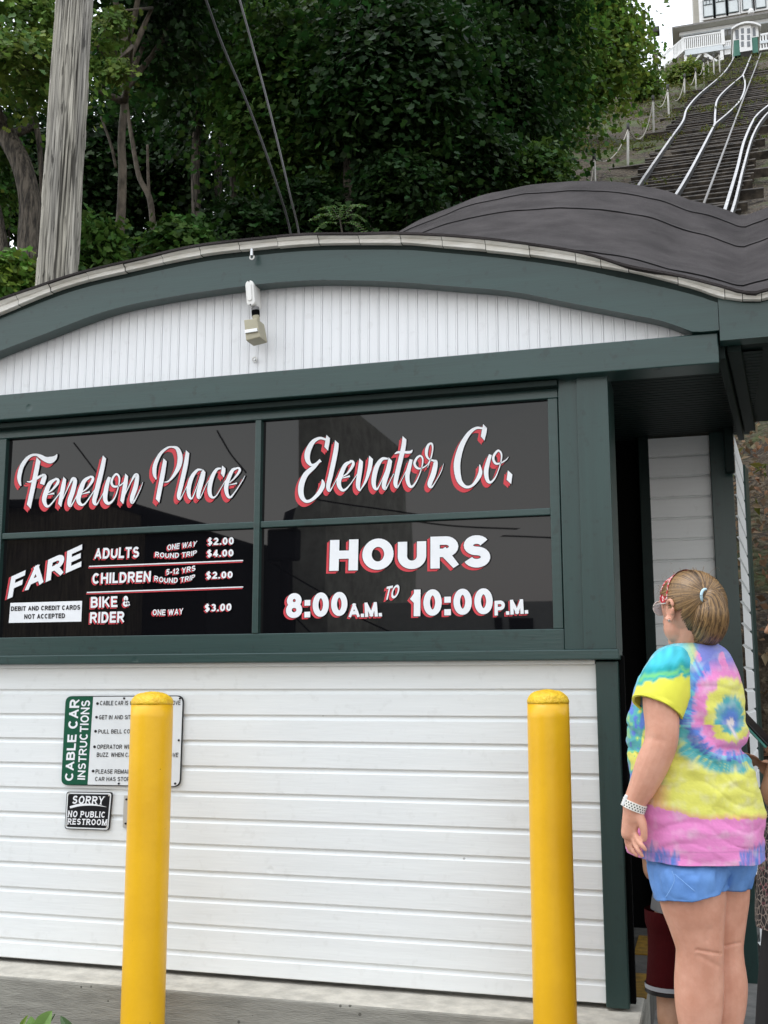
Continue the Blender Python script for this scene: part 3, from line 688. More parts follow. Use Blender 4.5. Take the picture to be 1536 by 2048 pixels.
# card notice stuck on the pane
nd = Decal(GY, pane3d)
c0 = Q(*c4, (55, 1258), (483, 1250), (65, 1140), (488, 1128))
v = [pane3d(c0[i], .001) for i in (0, 1, 3, 2)]
nd.mb.add(v, [(0, 1, 2, 3)], 0)
nd.text('DEBIT AND CREDIT CARDS', Q(*c4, (68, 1188), (477, 1180), (70, 1161), (478, 1152)), .22, 1, sp=.13, lift=.0022)
nd.text('NOT ACCEPTED', Q(*c4, (147, 1236), (388, 1230), (148, 1207), (388, 1201)), .22, 1, sp=.13, lift=.0022)
nd.build('notice', [M['vinyl_white'], M['vinyl_black']], win)

# ================================================================== SIGNS ON THE SIDING
def rounded(q, r, Y, n=6):
    """rounded quad from pixel corners (tl, tr, br, bl) as world x,z on the plane"""
    P = [np.array((px(u, v, Y).x, px(u, v, Y).z)) for u, v in q]; out = []
    for i in range(4):
        a, b, c = P[i-1], P[i], P[(i+1) % 4]; d0 = (a-b)/np.linalg.norm(a-b); d1 = (c-b)/np.linalg.norm(c-b)
        s, e = b+d0*r, b+d1*r
        for k in range(n+1):
            t = k/n; out.append(tuple((1-t)**2*s+2*t*(1-t)*b+t*t*e))
    return out
def inset(poly, d):
    c = np.mean(np.array(poly), axis=0); P = np.array(poly); e = (P.max(0)-P.min(0)); k = 1-2*d/e
    return [tuple(c+(p-c)*k) for p in P]
zo = ((90, 1360), 4.8); SY = 4.088
def sgn3d(Yf): return lambda p, d: (lambda q: (q.x, Yf-d, q.z))(px(p[0], p[1], Yf))
sc1 = Q(*zo, (200, 155), (1330, 148), (1298, 1028), (155, 1008))
sg = empty('instruction_sign', tuple(px(245, 1480, SY)), 'white and green cable car instructions sign behind the left yellow bollard', 'sign')
rp = rounded(sc1, .030, SY)
plate = MB(); plate.prism(rp, SY, SY+.006, 1); plate.prism(inset(rp, .0035), SY-.0006, SY+.002, 0)
plate.build('plate', [M['sign_white'], M['sign_black']], sg)
gq = Q(*zo, (200, 155), (467, 156), (412, 1006), (155, 1008))
Pg = [np.array((px(u, v, SY).x, px(u, v, SY).z)) for u, v in gq]; rr = .028; gp = []
for i in (0, 3):
    pass
def corner(a, b, c, r, n=6):
    d0 = (a-b)/np.linalg.norm(a-b); d1 = (c-b)/np.linalg.norm(c-b); s, e = b+d0*r, b+d1*r
    return [tuple((1-k/n)**2*s+2*(k/n)*(1-k/n)*b+(k/n)**2*e) for k in range(n+1)]
gp = corner(Pg[3], Pg[0], Pg[1], rr) + [tuple(Pg[1]), tuple(Pg[2])] + corner(Pg[2], Pg[3], Pg[0], rr)
MB().prism(inset(gp, .001), SY-.0014, SY+.001).build('green_panel', M['sign_green'], sg)
sd1 = Decal(SY, sgn3d(SY-.0016)); W0 = 0
def ST(t, *p, th=.15, m=1, **k): sd1.text(t, Q(*zo, *p), th, m, lift=.0004, **k)
# vertical words read upwards: baseline runs up on the right side
ST('CABLE CAR', (268, 968), (335, 185), (190, 968), (240, 185), th=.2, m=0, sp=.12)
ST('INSTRUCTIONS', (385, 958), (435, 195), (312, 955), (350, 195), th=.18, m=0, sp=.13)
ST('CABLE CAR IS OPERATED FROM ABOVE', (527, 243), (1300, 240), (530, 200), (1303, 197), th=.165)
ST('GET IN AND SIT DOWN ON BENCH', (518, 378), (1190, 376), (521, 337), (1193, 335), th=.165)
ST('PULL BELL CORD TWICE', (510, 514), (1030, 512), (513, 474), (1033, 472), th=.165)
ST('OPERATOR WILL ANSWER', (500, 662), (1060, 662), (503, 620), (1063, 620), th=.165)
ST('BUZZ, WHEN CAR IS READY TO MOVE', (496, 738), (1278, 740), (499, 696), (1281, 698), th=.165)
ST('PLEASE REMAIN SEATED UNTIL', (485, 898), (1150, 902), (488, 857), (1153, 861), th=.165)
ST('CAR HAS STOPPED', (480, 970), (900, 972), (483, 929), (903, 931), th=.165)
def dot(x, y, r, m, d):
    sd1 = Decal(SY, sgn3d(SY-.0016))
    c = Q(*zo, (x, y))[0]; f = sgn3d(SY-.0016); pts = [f((c[0]+r*math.cos(a*math.pi/6), c[1]+r*math.sin(a*math.pi/6)), d) for a in range(12)]
    sd1.mb.add(pts[::-1], [tuple(range(12))], m); sd1.build('bullet', [M['vinyl_white'], M['vinyl_black']], sg)
for x, y in ((504, 226), (495, 357), (486, 492), (476, 641), (462, 874)): dot(x, y, 2.8, 1, .0006)
sd1.build('lettering', [M['vinyl_white'], M['vinyl_black']], sg)
for x, y in ((762, 176), (1298, 178), (1287, 578), (1252, 994), (711, 994)):
    c = px(*Q(*zo, (x, y))[0], SY); MB().tube([(c.x, SY-.004, c.z), (c.x, SY+.004, c.z)], .0045, 8).build('screw', M['sign_black'], sg)
rs = empty('restroom_sign', tuple(px(176, 1622, SY)), 'small black sorry no public restroom sign below the green instruction sign', 'sign')
rq = Q(*zo, (208, 1072), (645, 1078), (612, 1445), (188, 1430)); rp = rounded(rq, .012, SY)
mb = MB(); mb.prism(rp, SY, SY+.008, 1); mb.prism(inset(rp, .003), SY-.0006, SY, 0); mb.prism(inset(rp, .0085), SY-.0012, SY, 1)
mb.build('plate', [M['sign_white'], M['sign_black']], rs)
sd1 = Decal(SY, sgn3d(SY-.0014))
def serif(t, *p, th=.2, sp=.14):
    ST(t, *p, th=th, m=0, sp=sp)
    q = [np.array(x, float) for x in Q(*zo, *p)]; rb, W = layout(t, th, sp); seen = []
    for L, R in rb:                                    # serifs: short bars on straight feet and heads
        for i in (0, -1):
            a = (np.array(L[i])+np.array(R[i]))/2
            if len(L) == 2 and abs(L[0][0]+R[0][0]-L[1][0]-R[1][0]) < .9 and (a[1] < .06 or a[1] > .94):
                y0, y1 = (0, .09) if a[1] < .5 else (.91, 1)
                def mp(x, y): A = x/W; r = q[0]*(1-A)*(1-y)+q[1]*A*(1-y)+q[2]*(1-A)*y+q[3]*A*y; return (r[0], r[1])
                sd1.strip([mp(a[0]-th*.85, y1), mp(a[0]+th*.85, y1)], [mp(a[0]-th*.85, y0), mp(a[0]+th*.85, y0)], 0, .0006)
serif('SORRY', (258, 1188), (560, 1196), (272, 1110), (572, 1118), th=.2, sp=.18)
serif('NO PUBLIC', (218, 1316), (578, 1322), (226, 1254), (584, 1264), th=.2, sp=.2)
serif('RESTROOM', (215, 1386), (592, 1396), (220, 1328), (598, 1338), th=.2, sp=.2)
C = smooth_curve([(240,1222,22),(330,1200,24),(430,1196,18),(520,1205,10),(592,1220,2)], 5)
L, R = ribbon([Q(*zo, (c[0], c[1]))[0] for c in C], [c[2]/4.8 for c in C]); sd1.strip(L, R, 0, .0005)
sd1.build('lettering', [M['vinyl_white'], M['vinyl_black']], rs)
for x, y in ((232, 1090), (616, 1108), (210, 1392), (596, 1412)):
    c = px(*Q(*zo, (x, y))[0], SY); MB().tube([(c.x, SY-.003, c.z), (c.x, SY+.004, c.z)], .0035, 8).build('screw', M['steel'], rs)
# call button plate, mostly behind the bollard
bt = empty('button_plate', tuple(px(268, 1625, SY)), 'steel plate with an orange call button on the siding behind the left yellow bollard', 'push button')
bq = Q(*zo, (758, 1108), (960, 1111), (948, 1424), (745, 1418)); MB().prism(rounded(bq, .004, SY), SY, SY+.006).build('plate', M['steel'], bt)
c = px(*Q(*zo, (850, 1240))[0], SY); MB().tube([(c.x, SY-.014, c.z), (c.x, SY, c.z)], .015, 20).build('button', M['red'], bt, smooth=False)
for x, y in ((783, 1146), (775, 1378)):
    c = px(*Q(*zo, (x, y))[0], SY); MB().tube([(c.x, SY-.003, c.z), (c.x, SY+.004, c.z)], .0045, 8).build('screw', M['sign_black'], bt)

# ================================================================== BOLLARDS
GZ = lambda x, y: -.16 if x < -1.4 else (-.05 if x > -.55 else -.16+(x+1.4)/.85*.11)
def bollard(top_uv, lean, label):
    Y = 3.72; c = px(top_uv[0], top_uv[1], Y); r = .5*83.5*depth_of(c)/F
    zt_ = c.z; zg = -.35
    b = empty('bollard', (c.x, Y, 0), label, 'bollard', 'yellow bollards in front of the wall')
    prof = [(r*1.0, zg)] + [(r, zg+(zt_-zg)*i/30) for i in range(1, 30)] + [(r*.985, zt_)]
    mb = MB(); mb.lathe(prof, (c.x, Y, 0), 48)
    mb.v = [(x+lean*(z-zt_), y, z) for x, y, z in mb.v]
    mb.build('post', M['yellow'], b, smooth=True)
    cap = [(r*1.0, zt_-.006), (r*1.01, zt_), (r*.99, zt_+.006)] + [(r*.97*math.cos(a), zt_+.006+.034*math.sin(a)) for a in np.linspace(.25, 1.5, 10)]
    mc = MB(); mc.lathe(cap, (c.x, Y, 0), 48)
    mc.v = [(x, y, z + .0025*noise.noise((x*60, y*60, z*60))) for x, y, z in mc.v]
    mc.build('cap', M['yellow_cap'], b, smooth=True); return b
M['yellow_cap'] = mat('yellow_cap_paint', (.72, .40, .006), .45, var=.05, scale=30, bump=1, bscale=110, bdist=.006, rgb2=(.80, .52, .015))
bollard((304.5, 1405), -.002, 'yellow steel bollard on the left, covering part of the instruction sign')
bollard((1096, 1403), .002, 'yellow steel bollard on the right, near the dark green corner post')

# ================================================================== LAMP ON THE GABLE
LM = empty('gable_lamp', tuple(px(505, 620, 4.05)), 'tan box lamp on a white swivel bracket on the beadboard gable', 'lamp')
zl_ = ((430, 480), 7.315); LY = 3.985
def lq(x, y, Y=LY): return px(*Q(*zl_, (x, y))[0], Y)
M['lampw'] = mat('white_enamel', (.74, .73, .70), .35, var=.05); M['tan'] = mat('tan_enamel', (.36, .33, .235), .5, var=.06, bump=.1); M['chrome'] = mat('dull_chrome', (.5, .5, .5), .25, metal=.9); M['grey'] = mat('grey_plastic', (.18, .18, .18), .5)
def capsule2(c0, c1, r, n=10):
    a, b = np.array((c0.x, c0.z)), np.array((c1.x, c1.z)); d = (b-a)/np.linalg.norm(b-a); nn = np.array((-d[1], d[0])); out = []
    for k in range(n+1): t = math.pi*k/n; out.append(tuple(a+r*(math.cos(t)*nn-math.sin(t)*d)))
    for k in range(n+1): t = math.pi*k/n; out.append(tuple(b+r*(-math.cos(t)*nn+math.sin(t)*d)))
    return out
sclp = lambda k: k/7.315*depth_of(lq(510, 780))/F
MB().prism(capsule2(lq(500, 650), lq(520, 895), sclp(66)), LY, LY+.075).build('bracket', M['lampw'], LM, bevel=.004)
MB().prism(capsule2(lq(502, 670), lq(512, 860), sclp(34)), LY-.006, LY).build('bracket_cover', M['lampw'], LM, bevel=.002)
mb = MB()
for x, y in ((497, 600), (518, 945)):
    c = lq(x, y); MB().tube([(c.x, LY-.002, c.z), (c.x, LY+.004, c.z)], .0028, 8).build('screw', M['sign_black'], LM)
a, b = lq(545, 960), lq(552, 1000); MB().tube([(a.x, LY+.03, a.z), (b.x, LY+.03, b.z)], sclp(58), 18).build('socket', M['grey'], LM)
a, b = lq(552, 1002), lq(556, 1085); MB().tube([(a.x, LY+.03, a.z), (b.x, LY+.03, b.z)], sclp(60), 18).build('socket', M['black'], LM)
a, b = lq(562, 1085), lq(575, 1175); MB().tube([(a.x, LY+.025, a.z), (b.x, LY+.025, b.z)], [sclp(55), sclp(48)], 18).build('swivel', M['tan'], LM)
bp = [(lq(x, y).x, lq(x, y).z) for x, y in ((448, 1190), (640, 1165), (690, 1440), (480, 1495))]
MB().prism(bp, LY-.02, LY+.06).build('lamp_box', M['tan'], LM, bevel=.004)
bp = [(lq(x, y).x, lq(x, y).z) for x, y in ((470, 1345), (655, 1318), (664, 1368), (476, 1398))]
MB().prism(bp, LY-.028, LY-.02).build('clip', M['chrome'], LM, bevel=.002)
wr = [px(*Q(*zl_, (x, y))[0], 4.06) for x, y in ((590, 640), (625, 680), (650, 720), (630, 770), (640, 800))]
MB().tube(smooth_curve([tuple(p) for p in wr], 4), .003, 6).build('wire', M['black'], LM, smooth=True)
ins = empty('eye_bolt', tuple(px(507, 510, 3.98)), 'small grey eye bolt at the crown of the green arched fascia', 'bolt')
c = px(506.5, 509, 3.98); MB().tube([(c.x, 3.965, c.z+.018), (c.x, 3.965, c.z-.012)], [.0065, .0085], 10).build('shank', M['chrome'], ins)
MB().tube([(c.x+.009*math.cos(t), 3.967, c.z-.017+.009*math.sin(t)) for t in np.linspace(0, 6.28, 14)], .003, 6).build('eye', M['lampw'], ins)
hk = empty('screw_hook', tuple(px(509, 719, 4.07)), 'small white screw hook on the gable just below the lamp', 'hook')
c = px(509, 719, 4.07); MB().tube([(c.x+.009*math.cos(t), 4.072-.004*math.sin(t), c.z+.009*math.sin(t)) for t in np.linspace(0, 6.28, 14)], .0032, 6).build('ring', M['lampw'], hk)
MB().tube([(c.x, 4.09, c.z), (c.x, 4.068, c.z)], .004, 6).build('shank', M['chrome'], hk)

# ================================================================== GROUND, HILL
def yr_of(r): return float(np.interp(r, [-.47, -.40, -.30, -.2, .3], [27, 34, 55, 67, 67]))
def hill_z(x, y):
    if y < 6.7: return -.45
    r = x/y; yr = yr_of(r); yy = min(y, yr)
    z = EYE-4.6+.6512*yy - max(0, y-yr)*.05
    a = min(1, max(0, (y-50)/12)); b = min(1, max(0, (.5-x)/1.4)); z -= 1.7*a*a*(3-2*a)*b*b*(3-2*b)
    if y < 8: q = (y-6.7)/1.3; z = -.45+(z+.45)*q*q*(3-2*q)
    return z
def hill_p(x, y): return Vector((x, y, hill_z(x, y)))
gx = np.concatenate([np.linspace(-90, -30, 25)[:-1], np.linspace(-30, -8, 70)[:-1], np.linspace(-8, 10, 130)[:-1], np.linspace(10, 70, 40)])
gy = np.concatenate([np.linspace(-60, 4, 10)[:-1], np.linspace(4, 30, 110)[:-1], np.linspace(30, 78, 120)[:-1], np.linspace(78, 170, 20)])
V = np.zeros((len(gy), len(gx), 3))
for i, y in enumerate(gy):
    for j, x in enumerate(gx):
        z = hill_z(x, y)
        if y > 6: z += .35*noise.noise((x*.35, y*.35, 0)) + .16*noise.noise((x*1.3, y*1.3, 5)) + .07*noise.noise((x*3.5, y*3.5, 9)) - .05
        if 8 < y < 66 and -.6 < x-.012*y < 3.2: z -= .22
        V[i, j] = (x, y, z)
idx = np.arange(len(gx)*len(gy)).reshape(len(gy), len(gx))
Fq = np.stack([idx[:-1, :-1], idx[:-1, 1:], idx[1:, 1:], idx[1:, :-1]], -1).reshape(-1, 4)
gm = bpy.data.meshes.new('hillside'); gm.from_pydata([tuple(p) for p in V.reshape(-1, 3)], [], [tuple(int(k) for k in f) for f in Fq])
def soil():
    m = mat('hillside_soil', (.022, .0145, .008), .95, var=.3, scale=1.6, bump=1, bscale=9, bdist=.12, rgb2=(.058, .040, .022), ramp=(.3, .7), detail=9)
    t = m.node_tree; p = t.nodes['Principled BSDF']; src = p.inputs['Base Color'].links[0].from_socket
    co = t.nodes.new('ShaderNodeTexCoord')
    # dry leaves: small pale cells
    v = t.nodes.new('ShaderNodeTexVoronoi'); v.inputs['Scale'].default_value = 30; t.links.new(co.outputs['Object'], v.inputs['Vector'])
    hv = t.nodes.new('ShaderNodeSeparateColor'); t.links.new(v.outputs['Color'], hv.inputs[0])
    r = t.nodes.new('ShaderNodeValToRGB'); r.color_ramp.elements[0].position = .72; r.color_ramp.elements[1].position = .8
    t.links.new(hv.outputs[0], r.inputs[0])
    lm = t.nodes.new('ShaderNodeMixRGB'); lm.inputs[2].default_value = (.10, .075, .046, 1); t.links.new(r.outputs[0], lm.inputs[0]); t.links.new(src, lm.inputs[1])
    # moss and low grass patches
    n = t.nodes.new('ShaderNodeTexNoise'); n.inputs['Scale'].default_value = .5; n.inputs['Detail'].default_value = 8; n.inputs['Roughness'].default_value = .7; t.links.new(co.outputs['Object'], n.inputs['Vector'])
    r2 = t.nodes.new('ShaderNodeValToRGB'); r2.color_ramp.elements[0].position = .50; r2.color_ramp.elements[1].position = .60; t.links.new(n.outputs['Fac'], r2.inputs[0])
    gmx = t.nodes.new('ShaderNodeMixRGB'); gmx.inputs[2].default_value = (.055, .072, .016, 1); t.links.new(r2.outputs[0], gmx.inputs[0]); t.links.new(lm.outputs[0], gmx.inputs[1])
    t.links.new(gmx.outputs[0], p.inputs['Base Color']); return m
M['soil'] = soil()
hill = link('hillside', gm, M['soil'], smooth=True); tag(hill, kind='structure')
pv = MB(); pxs = [-60, -8, -1.4, -.55, 30]; zz_ = [-.35, -.2, -.16, -.05, -.05]
pv.strip([(x, -40, z-.1) for x, z in zip(pxs, zz_)], [(x, 4.6, z) for x, z in zip(pxs, zz_)])
pv.strip([(-.55, 4.6, -.05), (30, 4.6, -.05)], [(-.55, 6.75, -.05), (30, 6.75, -.05)])
M['asphalt'] = mat('worn_pavement', (.16, .155, .145), .92, var=.2, scale=12, bump=.4, bscale=120, bdist=.004, rgb2=(.22, .21, .195))
tag(pv.build_raw('pavement', M['asphalt']), kind='structure')

# ================================================================== LEAVES AND TREES
def leafcol(base, n, var=.35, warm=.0):
    k = 1+rng.uniform(-var, var, n); c = np.array(base)[None, :]*k[:, None]
    c[:, 0] *= 1+rng.uniform(-.25, .35+warm, n); return np.clip(c, .003, 1)
def leaf_mesh(name, centers, normals, size, color, droop=.35, wide=.62, lobes=True):
    """centers (n,3); one folded leaf blade each"""
    n = len(centers); N = normals/np.linalg.norm(normals, axis=1, keepdims=True)
    A = np.cross(N, rng.normal(size=(n, 3))); A /= np.linalg.norm(A, axis=1, keepdims=True)
    A[:, 2] -= droop; A /= np.linalg.norm(A, axis=1, keepdims=True)
    B = np.cross(N, A); B /= np.linalg.norm(B, axis=1, keepdims=True); N = np.cross(A, B)
    s = (size*rng.uniform(.6, 1.3, n))[:, None]
    if lobes: prof = [(-.45, 0, 0), (-.25, .52, .10), (.05, .30, .05), (.30, .46, .08), (.62, 0, -.06), (.30, -.46, .08), (.05, -.30, .05), (-.25, -.52, .10)]
    else: prof = [(-.5, 0, 0), (-.1, .5*wide, .1), (.55, 0, -.08), (-.1, -.5*wide, .1)]
    k = len(prof); V = np.zeros((n, k, 3))
    for i, (a, b, c) in enumerate(prof): V[:, i] = centers + s*(a*A + b*B + c*N)
    if lobes: T = [(0, 1, 2), (2, 3, 4), (0, 2, 4), (0, 4, 6), (4, 5, 6), (0, 6, 7)]
    else: T = [(0, 1, 2), (0, 2, 3)]
    Fc = (np.arange(n)[:, None, None]*k + np.array(T)[None]).reshape(-1, 3)
    me = bpy.data.meshes.new(name); nv, nf = n*k, len(Fc)
    me.vertices.add(nv); me.vertices.foreach_set('co', V.astype(np.float32).ravel())
    me.loops.add(nf*3); me.loops.foreach_set('vertex_index', Fc.astype(np.int32).ravel())
    me.polygons.add(nf); me.polygons.foreach_set('loop_start', np.arange(0, nf*3, 3, dtype=np.int32))
    me.update(calc_edges=True)
    set_vcol(me, np.repeat(color, k, axis=0)); return me
M['leaf'] = vcmat('foliage', .6, .18, trans=.36)
M['bark'] = mat('bark', (.035, .028, .021), .95, var=.4, scale=9, stretch=(3, 3, .4), bump=1, bscale=16, bdist=.05, rgb2=(.12, .10, .078), ramp=(.4, .62))
M['bark_g'] = mat('grey_bark', (.07, .056, .042), .92, var=.3, scale=6, stretch=(2, 2, .8), bump=.9, bscale=14, bdist=.02, rgb2=(.135, .11, .083))
def crown_leaves(c, rad, ncl, per, cl_r, size, base, shell=.55, var=.35, seed=0, flat=.28, lobes=True, zcut=None):
    """leaf sprays: flattened clusters scattered through the crown's volume"""
    d = rng.normal(size=(ncl, 3)); d /= np.linalg.norm(d, axis=1, keepdims=True)
    rr = rng.uniform(shell**3, 1, ncl)**(1/3)*rng.uniform(.82, 1.12, ncl)
    # uneven outline: lobes of the crown
    lob = np.array([.78+.34*noise.noise((a*1.7+seed, b*1.7, cc*1.7)) + .15*noise.noise((a*4+seed, b*4, cc*4)) for a, b, cc in d])
    C = np.array(c)[None] + d*rr[:, None]*np.array(rad)[None]*lob[:, None]*1.15
    out = d*np.array([1, 1, .3]) + np.array([0, 0, 1.0]) + rng.normal(size=(ncl, 3))*.35; out /= np.linalg.norm(out, axis=1, keepdims=True)
    n = ncl*per; ci = np.repeat(np.arange(ncl), per)
    u = rng.normal(size=(n, 3))*cl_r*rng.uniform(.6, 1.3, ncl)[ci][:, None]
    w_ = np.sum(u*out[ci], 1, keepdims=True); u -= out[ci]*w_*(1-flat)
    u[:, 2] -= .35*np.sum(u*u, 1)/cl_r*.5
    P = C[ci]+u
    Nn = out[ci]+rng.normal(size=(n, 3))*.30
    cb = leafcol(base, ncl, .5); colr = cb[ci]*(1+rng.uniform(-var, var, n))[:, None]
    return P, Nn, np.full(n, size), colr, C
def tree(label, paths, crowns, bark='bark', name='tree', group=None, size=.13, trunk_r=None, ntips=12):
    """paths: [(points, radii)], crowns: [(center, radii, clusters, per, base colour, size, cluster radius)]"""
    root = Vector(paths[0][0][0]); t = empty(name, tuple(root), label, 'tree', group)
    mb = MB(); PP, NN, SS, CC = [], [], [], []
    for pts, rad in paths:
        C = smooth_curve([(*p, r) for p, r in zip(pts, rad)], 7)
        mb.tube([c[:3] for c in C], [max(.008, c[3]) for c in C], 12)
    for k, (c, r, ncl, per, base, sz, clr) in enumerate(crowns):
        P, Nn, S, colr, C = crown_leaves(c, r, ncl, per, clr, sz, base, seed=root.x*3+k*7)
        PP.append(P); NN.append(Nn); SS.append(S); CC.append(colr)
        tips = rng.choice(len(C), min(ntips, len(C)), replace=False); a = Vector(paths[-1][0][-1]) if k == 0 else Vector(c)
        src = min((Vector(p) for pts, _ in paths for p in pts), key=lambda p: (p-Vector(c)).length)
        for q in tips:
            e = Vector(C[q]); m_ = src.lerp(e, .5)+Vector(rng.normal(size=3)*.25)+Vector((0, 0, .25))
            mb.tube([src, src.lerp(m_, .6), m_, e], [.055, .045, .03, .01], 6)
    mb.build_raw('trunk', M[bark], t, smooth=True)
    me = leaf_mesh('crown', np.concatenate(PP), np.concatenate(NN), np.concatenate(SS), np.concatenate(CC))
    link('crown', me, M['leaf'], t); return t
def P3(u, v, Y): return tuple(px(u, v, Y))
def rpx(n, Y): return n*Y*1.02/F
def trunk_px(pts, Y, toground=True):
    pp = [P3(u, v, Y+(w_[3] if len(w_) > 3 else 0)) for w_ in pts for u, v in [w_[:2]]]; rr = [rpx(w_[2], Y)/2 for w_ in pts]
    if toground:
        x, y, z = pp[0]; g = hill_z(x, y)-.2
        if z > g: pp = [(x+.05, y, g)] + pp; rr = [rr[0]*1.25] + rr
    return pp, rr
D1 = (.014, .038, .008); D2 = (.040, .090, .016); D3 = (.085, .155, .024); D4 = (.105, .18, .034); D5 = (.11, .19, .03)
# the gnarled tree at far left
Y = 11.5
tree('gnarled leaning tree left of the weathered pole with bright leaves', [trunk_px([(70,600,58),(60,500,60),(60,410,52),(45,335,50),(15,275,48),(-20,215,45),(-60,140,40)], Y), trunk_px([(15,600,40),(5,510,34),(-10,420,30),(-40,330,28)], Y, False), trunk_px([(86,420,12,.6),(80,300,14,.6),(72,250,15,.6),(58,200,12,.6),(48,150,8,.6)], Y, False)],
     [(P3(-15, 20, Y), (.95, 1.2, .85), 80, 46, D3, .085, .24), (P3(55, 125, Y-.6), (.70, .8, .34), 34, 46, D4, .08, .20), (P3(60, 20, Y-.3), (.5, .6, .3), 22, 46, D4, .08, .20), (P3(-60, 330, Y+.9), (.7, 1.0, 1.0), 60, 40, D2, .08, .25)], ntips=2)
Y = 13.5
tree('slender grey forked tree just right of the weathered pole', [trunk_px([(234,545,26),(238,480,24),(243,410,21),(245,337,20),(243,278,18),(249,205,18),(248,141,17),(250,88,20)], Y), trunk_px([(250,92,15),(243,58,14),(231,0,13),(220,-80,11)], Y, False), trunk_px([(250,92,14),(261,64,13),(270,30,13),(278,-10,12),(300,-90,10)], Y, False), trunk_px([(232,335,7),(222,290,7),(202,234,5)], Y, False)],
     [(P3(205, 50, Y-1.2), (.30, .4, .30), 9, 40, D4, .075, .15), (P3(240, 40, Y-1), (.16, .3, .10), 4, 36, D4, .07, .12), (P3(228, 138, Y-1.2), (.34, .3, .08), 9, 38, D4, .07, .13), (P3(250, -200, Y), (2.3, 2.3, 1.5), 130, 46, D1, .12, .4)], bark='bark_g', ntips=2)
Y = 14.5
tree('crooked sapling with a side stem right of the slender forked tree', [trunk_px([(312,520,15),(306,450,14),(299,396,14),(278,352,12),(264,278,10),(257,234,9),(250,180,7)], Y), trunk_px([(298,395,8),(296,340,7),(295,290,6)], Y, False)],
     [(P3(330, 60, Y+1), (1.0, 1.0, .9), 60, 40, D1, .11, .35)], bark='bark_g', ntips=3)
# big dark trees over the slope
def big(label, u, v, Y, rpx_, rv, ncl, base, sz=.14, clr=.42, tr_u=None, tw=26, per=60, extra=()):
    sz *= .78
    c = P3(u, v, Y); rx = rpx_*Y/F; rz = rv*Y/F
    tu = tr_u if tr_u is not None else u
    tp = [(tu+6, 620, tw*1.3), (tu, 480, tw), (tu-4, 340, tw*.9), (tu+3, v+.4*rv, tw*.8), ((tu+u)/2, v, tw*.6), (u, v-.6*rv, tw*.3)]
    pts, rr = [P3(a, b, Y) for a, b, _ in tp], [rpx(w_, Y)/2 for _, _, w_ in tp]
    g = hill_z(pts[0][0], Y)-.2; pts[0] = (pts[0][0], Y, min(g, pts[1][2]-.5))
    return tree(label, [(pts, rr)], [(c, (rx, rx*.9, rz), ncl, per, base, sz, clr)] + list(extra))
big('dark maple with thin crown and small sky gaps behind the sapling', 420, 110, 19, 160, 190, 150, D1, .14, .45, tr_u=395, tw=22)
big('tall dark maple rising behind the two sagging cables', 590, 190, 16, 175, 210, 260, D2, .13, .40, tr_u=470, tw=16)
big('broad dark maple above the middle of the arched roof', 770, 140, 15.5, 190, 200, 300, D1, .14, .42, tr_u=700, tw=24)
big('large dark tree left of the exposed hillside', 930, 190, 20, 190, 210, 330, D1, .15, .5, tr_u=860, tw=30)
big('mid green tree at the edge of the exposed hillside', 1040, 110, 25, 160, 185, 330, (.055, .115, .018), .16, .55)
big('low leafy tree overhanging the bare soil beside the rope fence', 1020, 262, 22, 105, 85, 170, D2, .15, .45)
big('bright green tree standing against the pale sky', 1158, 35, 33, 112, 130, 240, D5, .2, .6, tw=18, extra=[(P3(1190, 125, 34), (1.0, 1.4, 1.0), 80, 40, D5, .17, .45)])
big('wispy tree reaching toward the hilltop lamp post', 1262, 85, 42, 34, 80, 46, D3, .17, .42, tw=8, per=24)
big('dense dark tree whose trunk hides behind the cables', 640, 20, 21, 260, 170, 230, D1, .17, .6, tr_u=560, tw=24)
big('tall dark tree whose top is cut off by the frame above the shell roof', 930, -60, 22, 260, 180, 230, D1, .18, .6, tr_u=980, tw=26)
big('tall dark tree cut off by the frame above the sapling', 420, -60, 23, 190, 150, 110, D1, .18, .6, tr_u=440, tw=20)
# understory
def shrub(label, u, v, Y, ru, rv, ncl, base, sz=.09, clr=.22, per=40, name='shrub', lobes=True):
    c = P3(u, v, Y); rx, rz = ru*Y/F, rv*Y/F
    b = hill_p(c[0], c[1]); t = empty(name, tuple(b), label, 'shrub', 'shrubs under the trees')
    mb = MB()
    for k in range(7):
        e = Vector(c)+Vector((random.uniform(-.6, .6)*rx, random.uniform(-.5, .5)*rx, random.uniform(-.2, .6)*rz)); mb.tube([b+Vector((random.uniform(-.1, .1), 0, -.1)), b.lerp(e, .6)+Vector((0, 0, .1)), e], [.02, .015, .006], 6)
    mb.build_raw('stem', M['bark'], t, smooth=True)
    P, Nn, S, colr, C = crown_leaves(c, (rx, rx, rz), ncl, per, clr, sz, base, shell=.2)
    link('foliage', leaf_mesh('foliage', P, Nn, S, colr, lobes=lobes), M['leaf'], t); return t
shrub('leafy shrub low between the weathered pole and the slender forked tree', 195, 490, 11.5, 40, 70, 40, D2)
shrub('shrub at the roof edge below the gnarled tree', 30, 560, 9.5, 70, 60, 60, D3, .07, .2)
shrub('dark shrub behind the roof edge right of the crooked sapling', 370, 490, 13, 75, 60, 70, D2)
shrub('dark shrub behind the roof edge under the cables', 490, 450, 14, 90, 70, 90, D1)
shrub('dark bush behind the crown of the arched roof', 620, 420, 14.5, 90, 80, 90, D1)
shrub('dark bush left of the grey shell roof', 800, 380, 15, 110, 90, 110, D1)
shrub('dark bush above the left shoulder of the grey shell roof', 950, 330, 17, 110, 90, 110, D1)
shrub('green bush at the foot of the exposed hillside above the shell roof', 1070, 330, 17.5, 62, 48, 70, D2)
shrub('dark background thicket behind the sapling', 330, 340, 23, 120, 170, 190, D1, .14, .5)
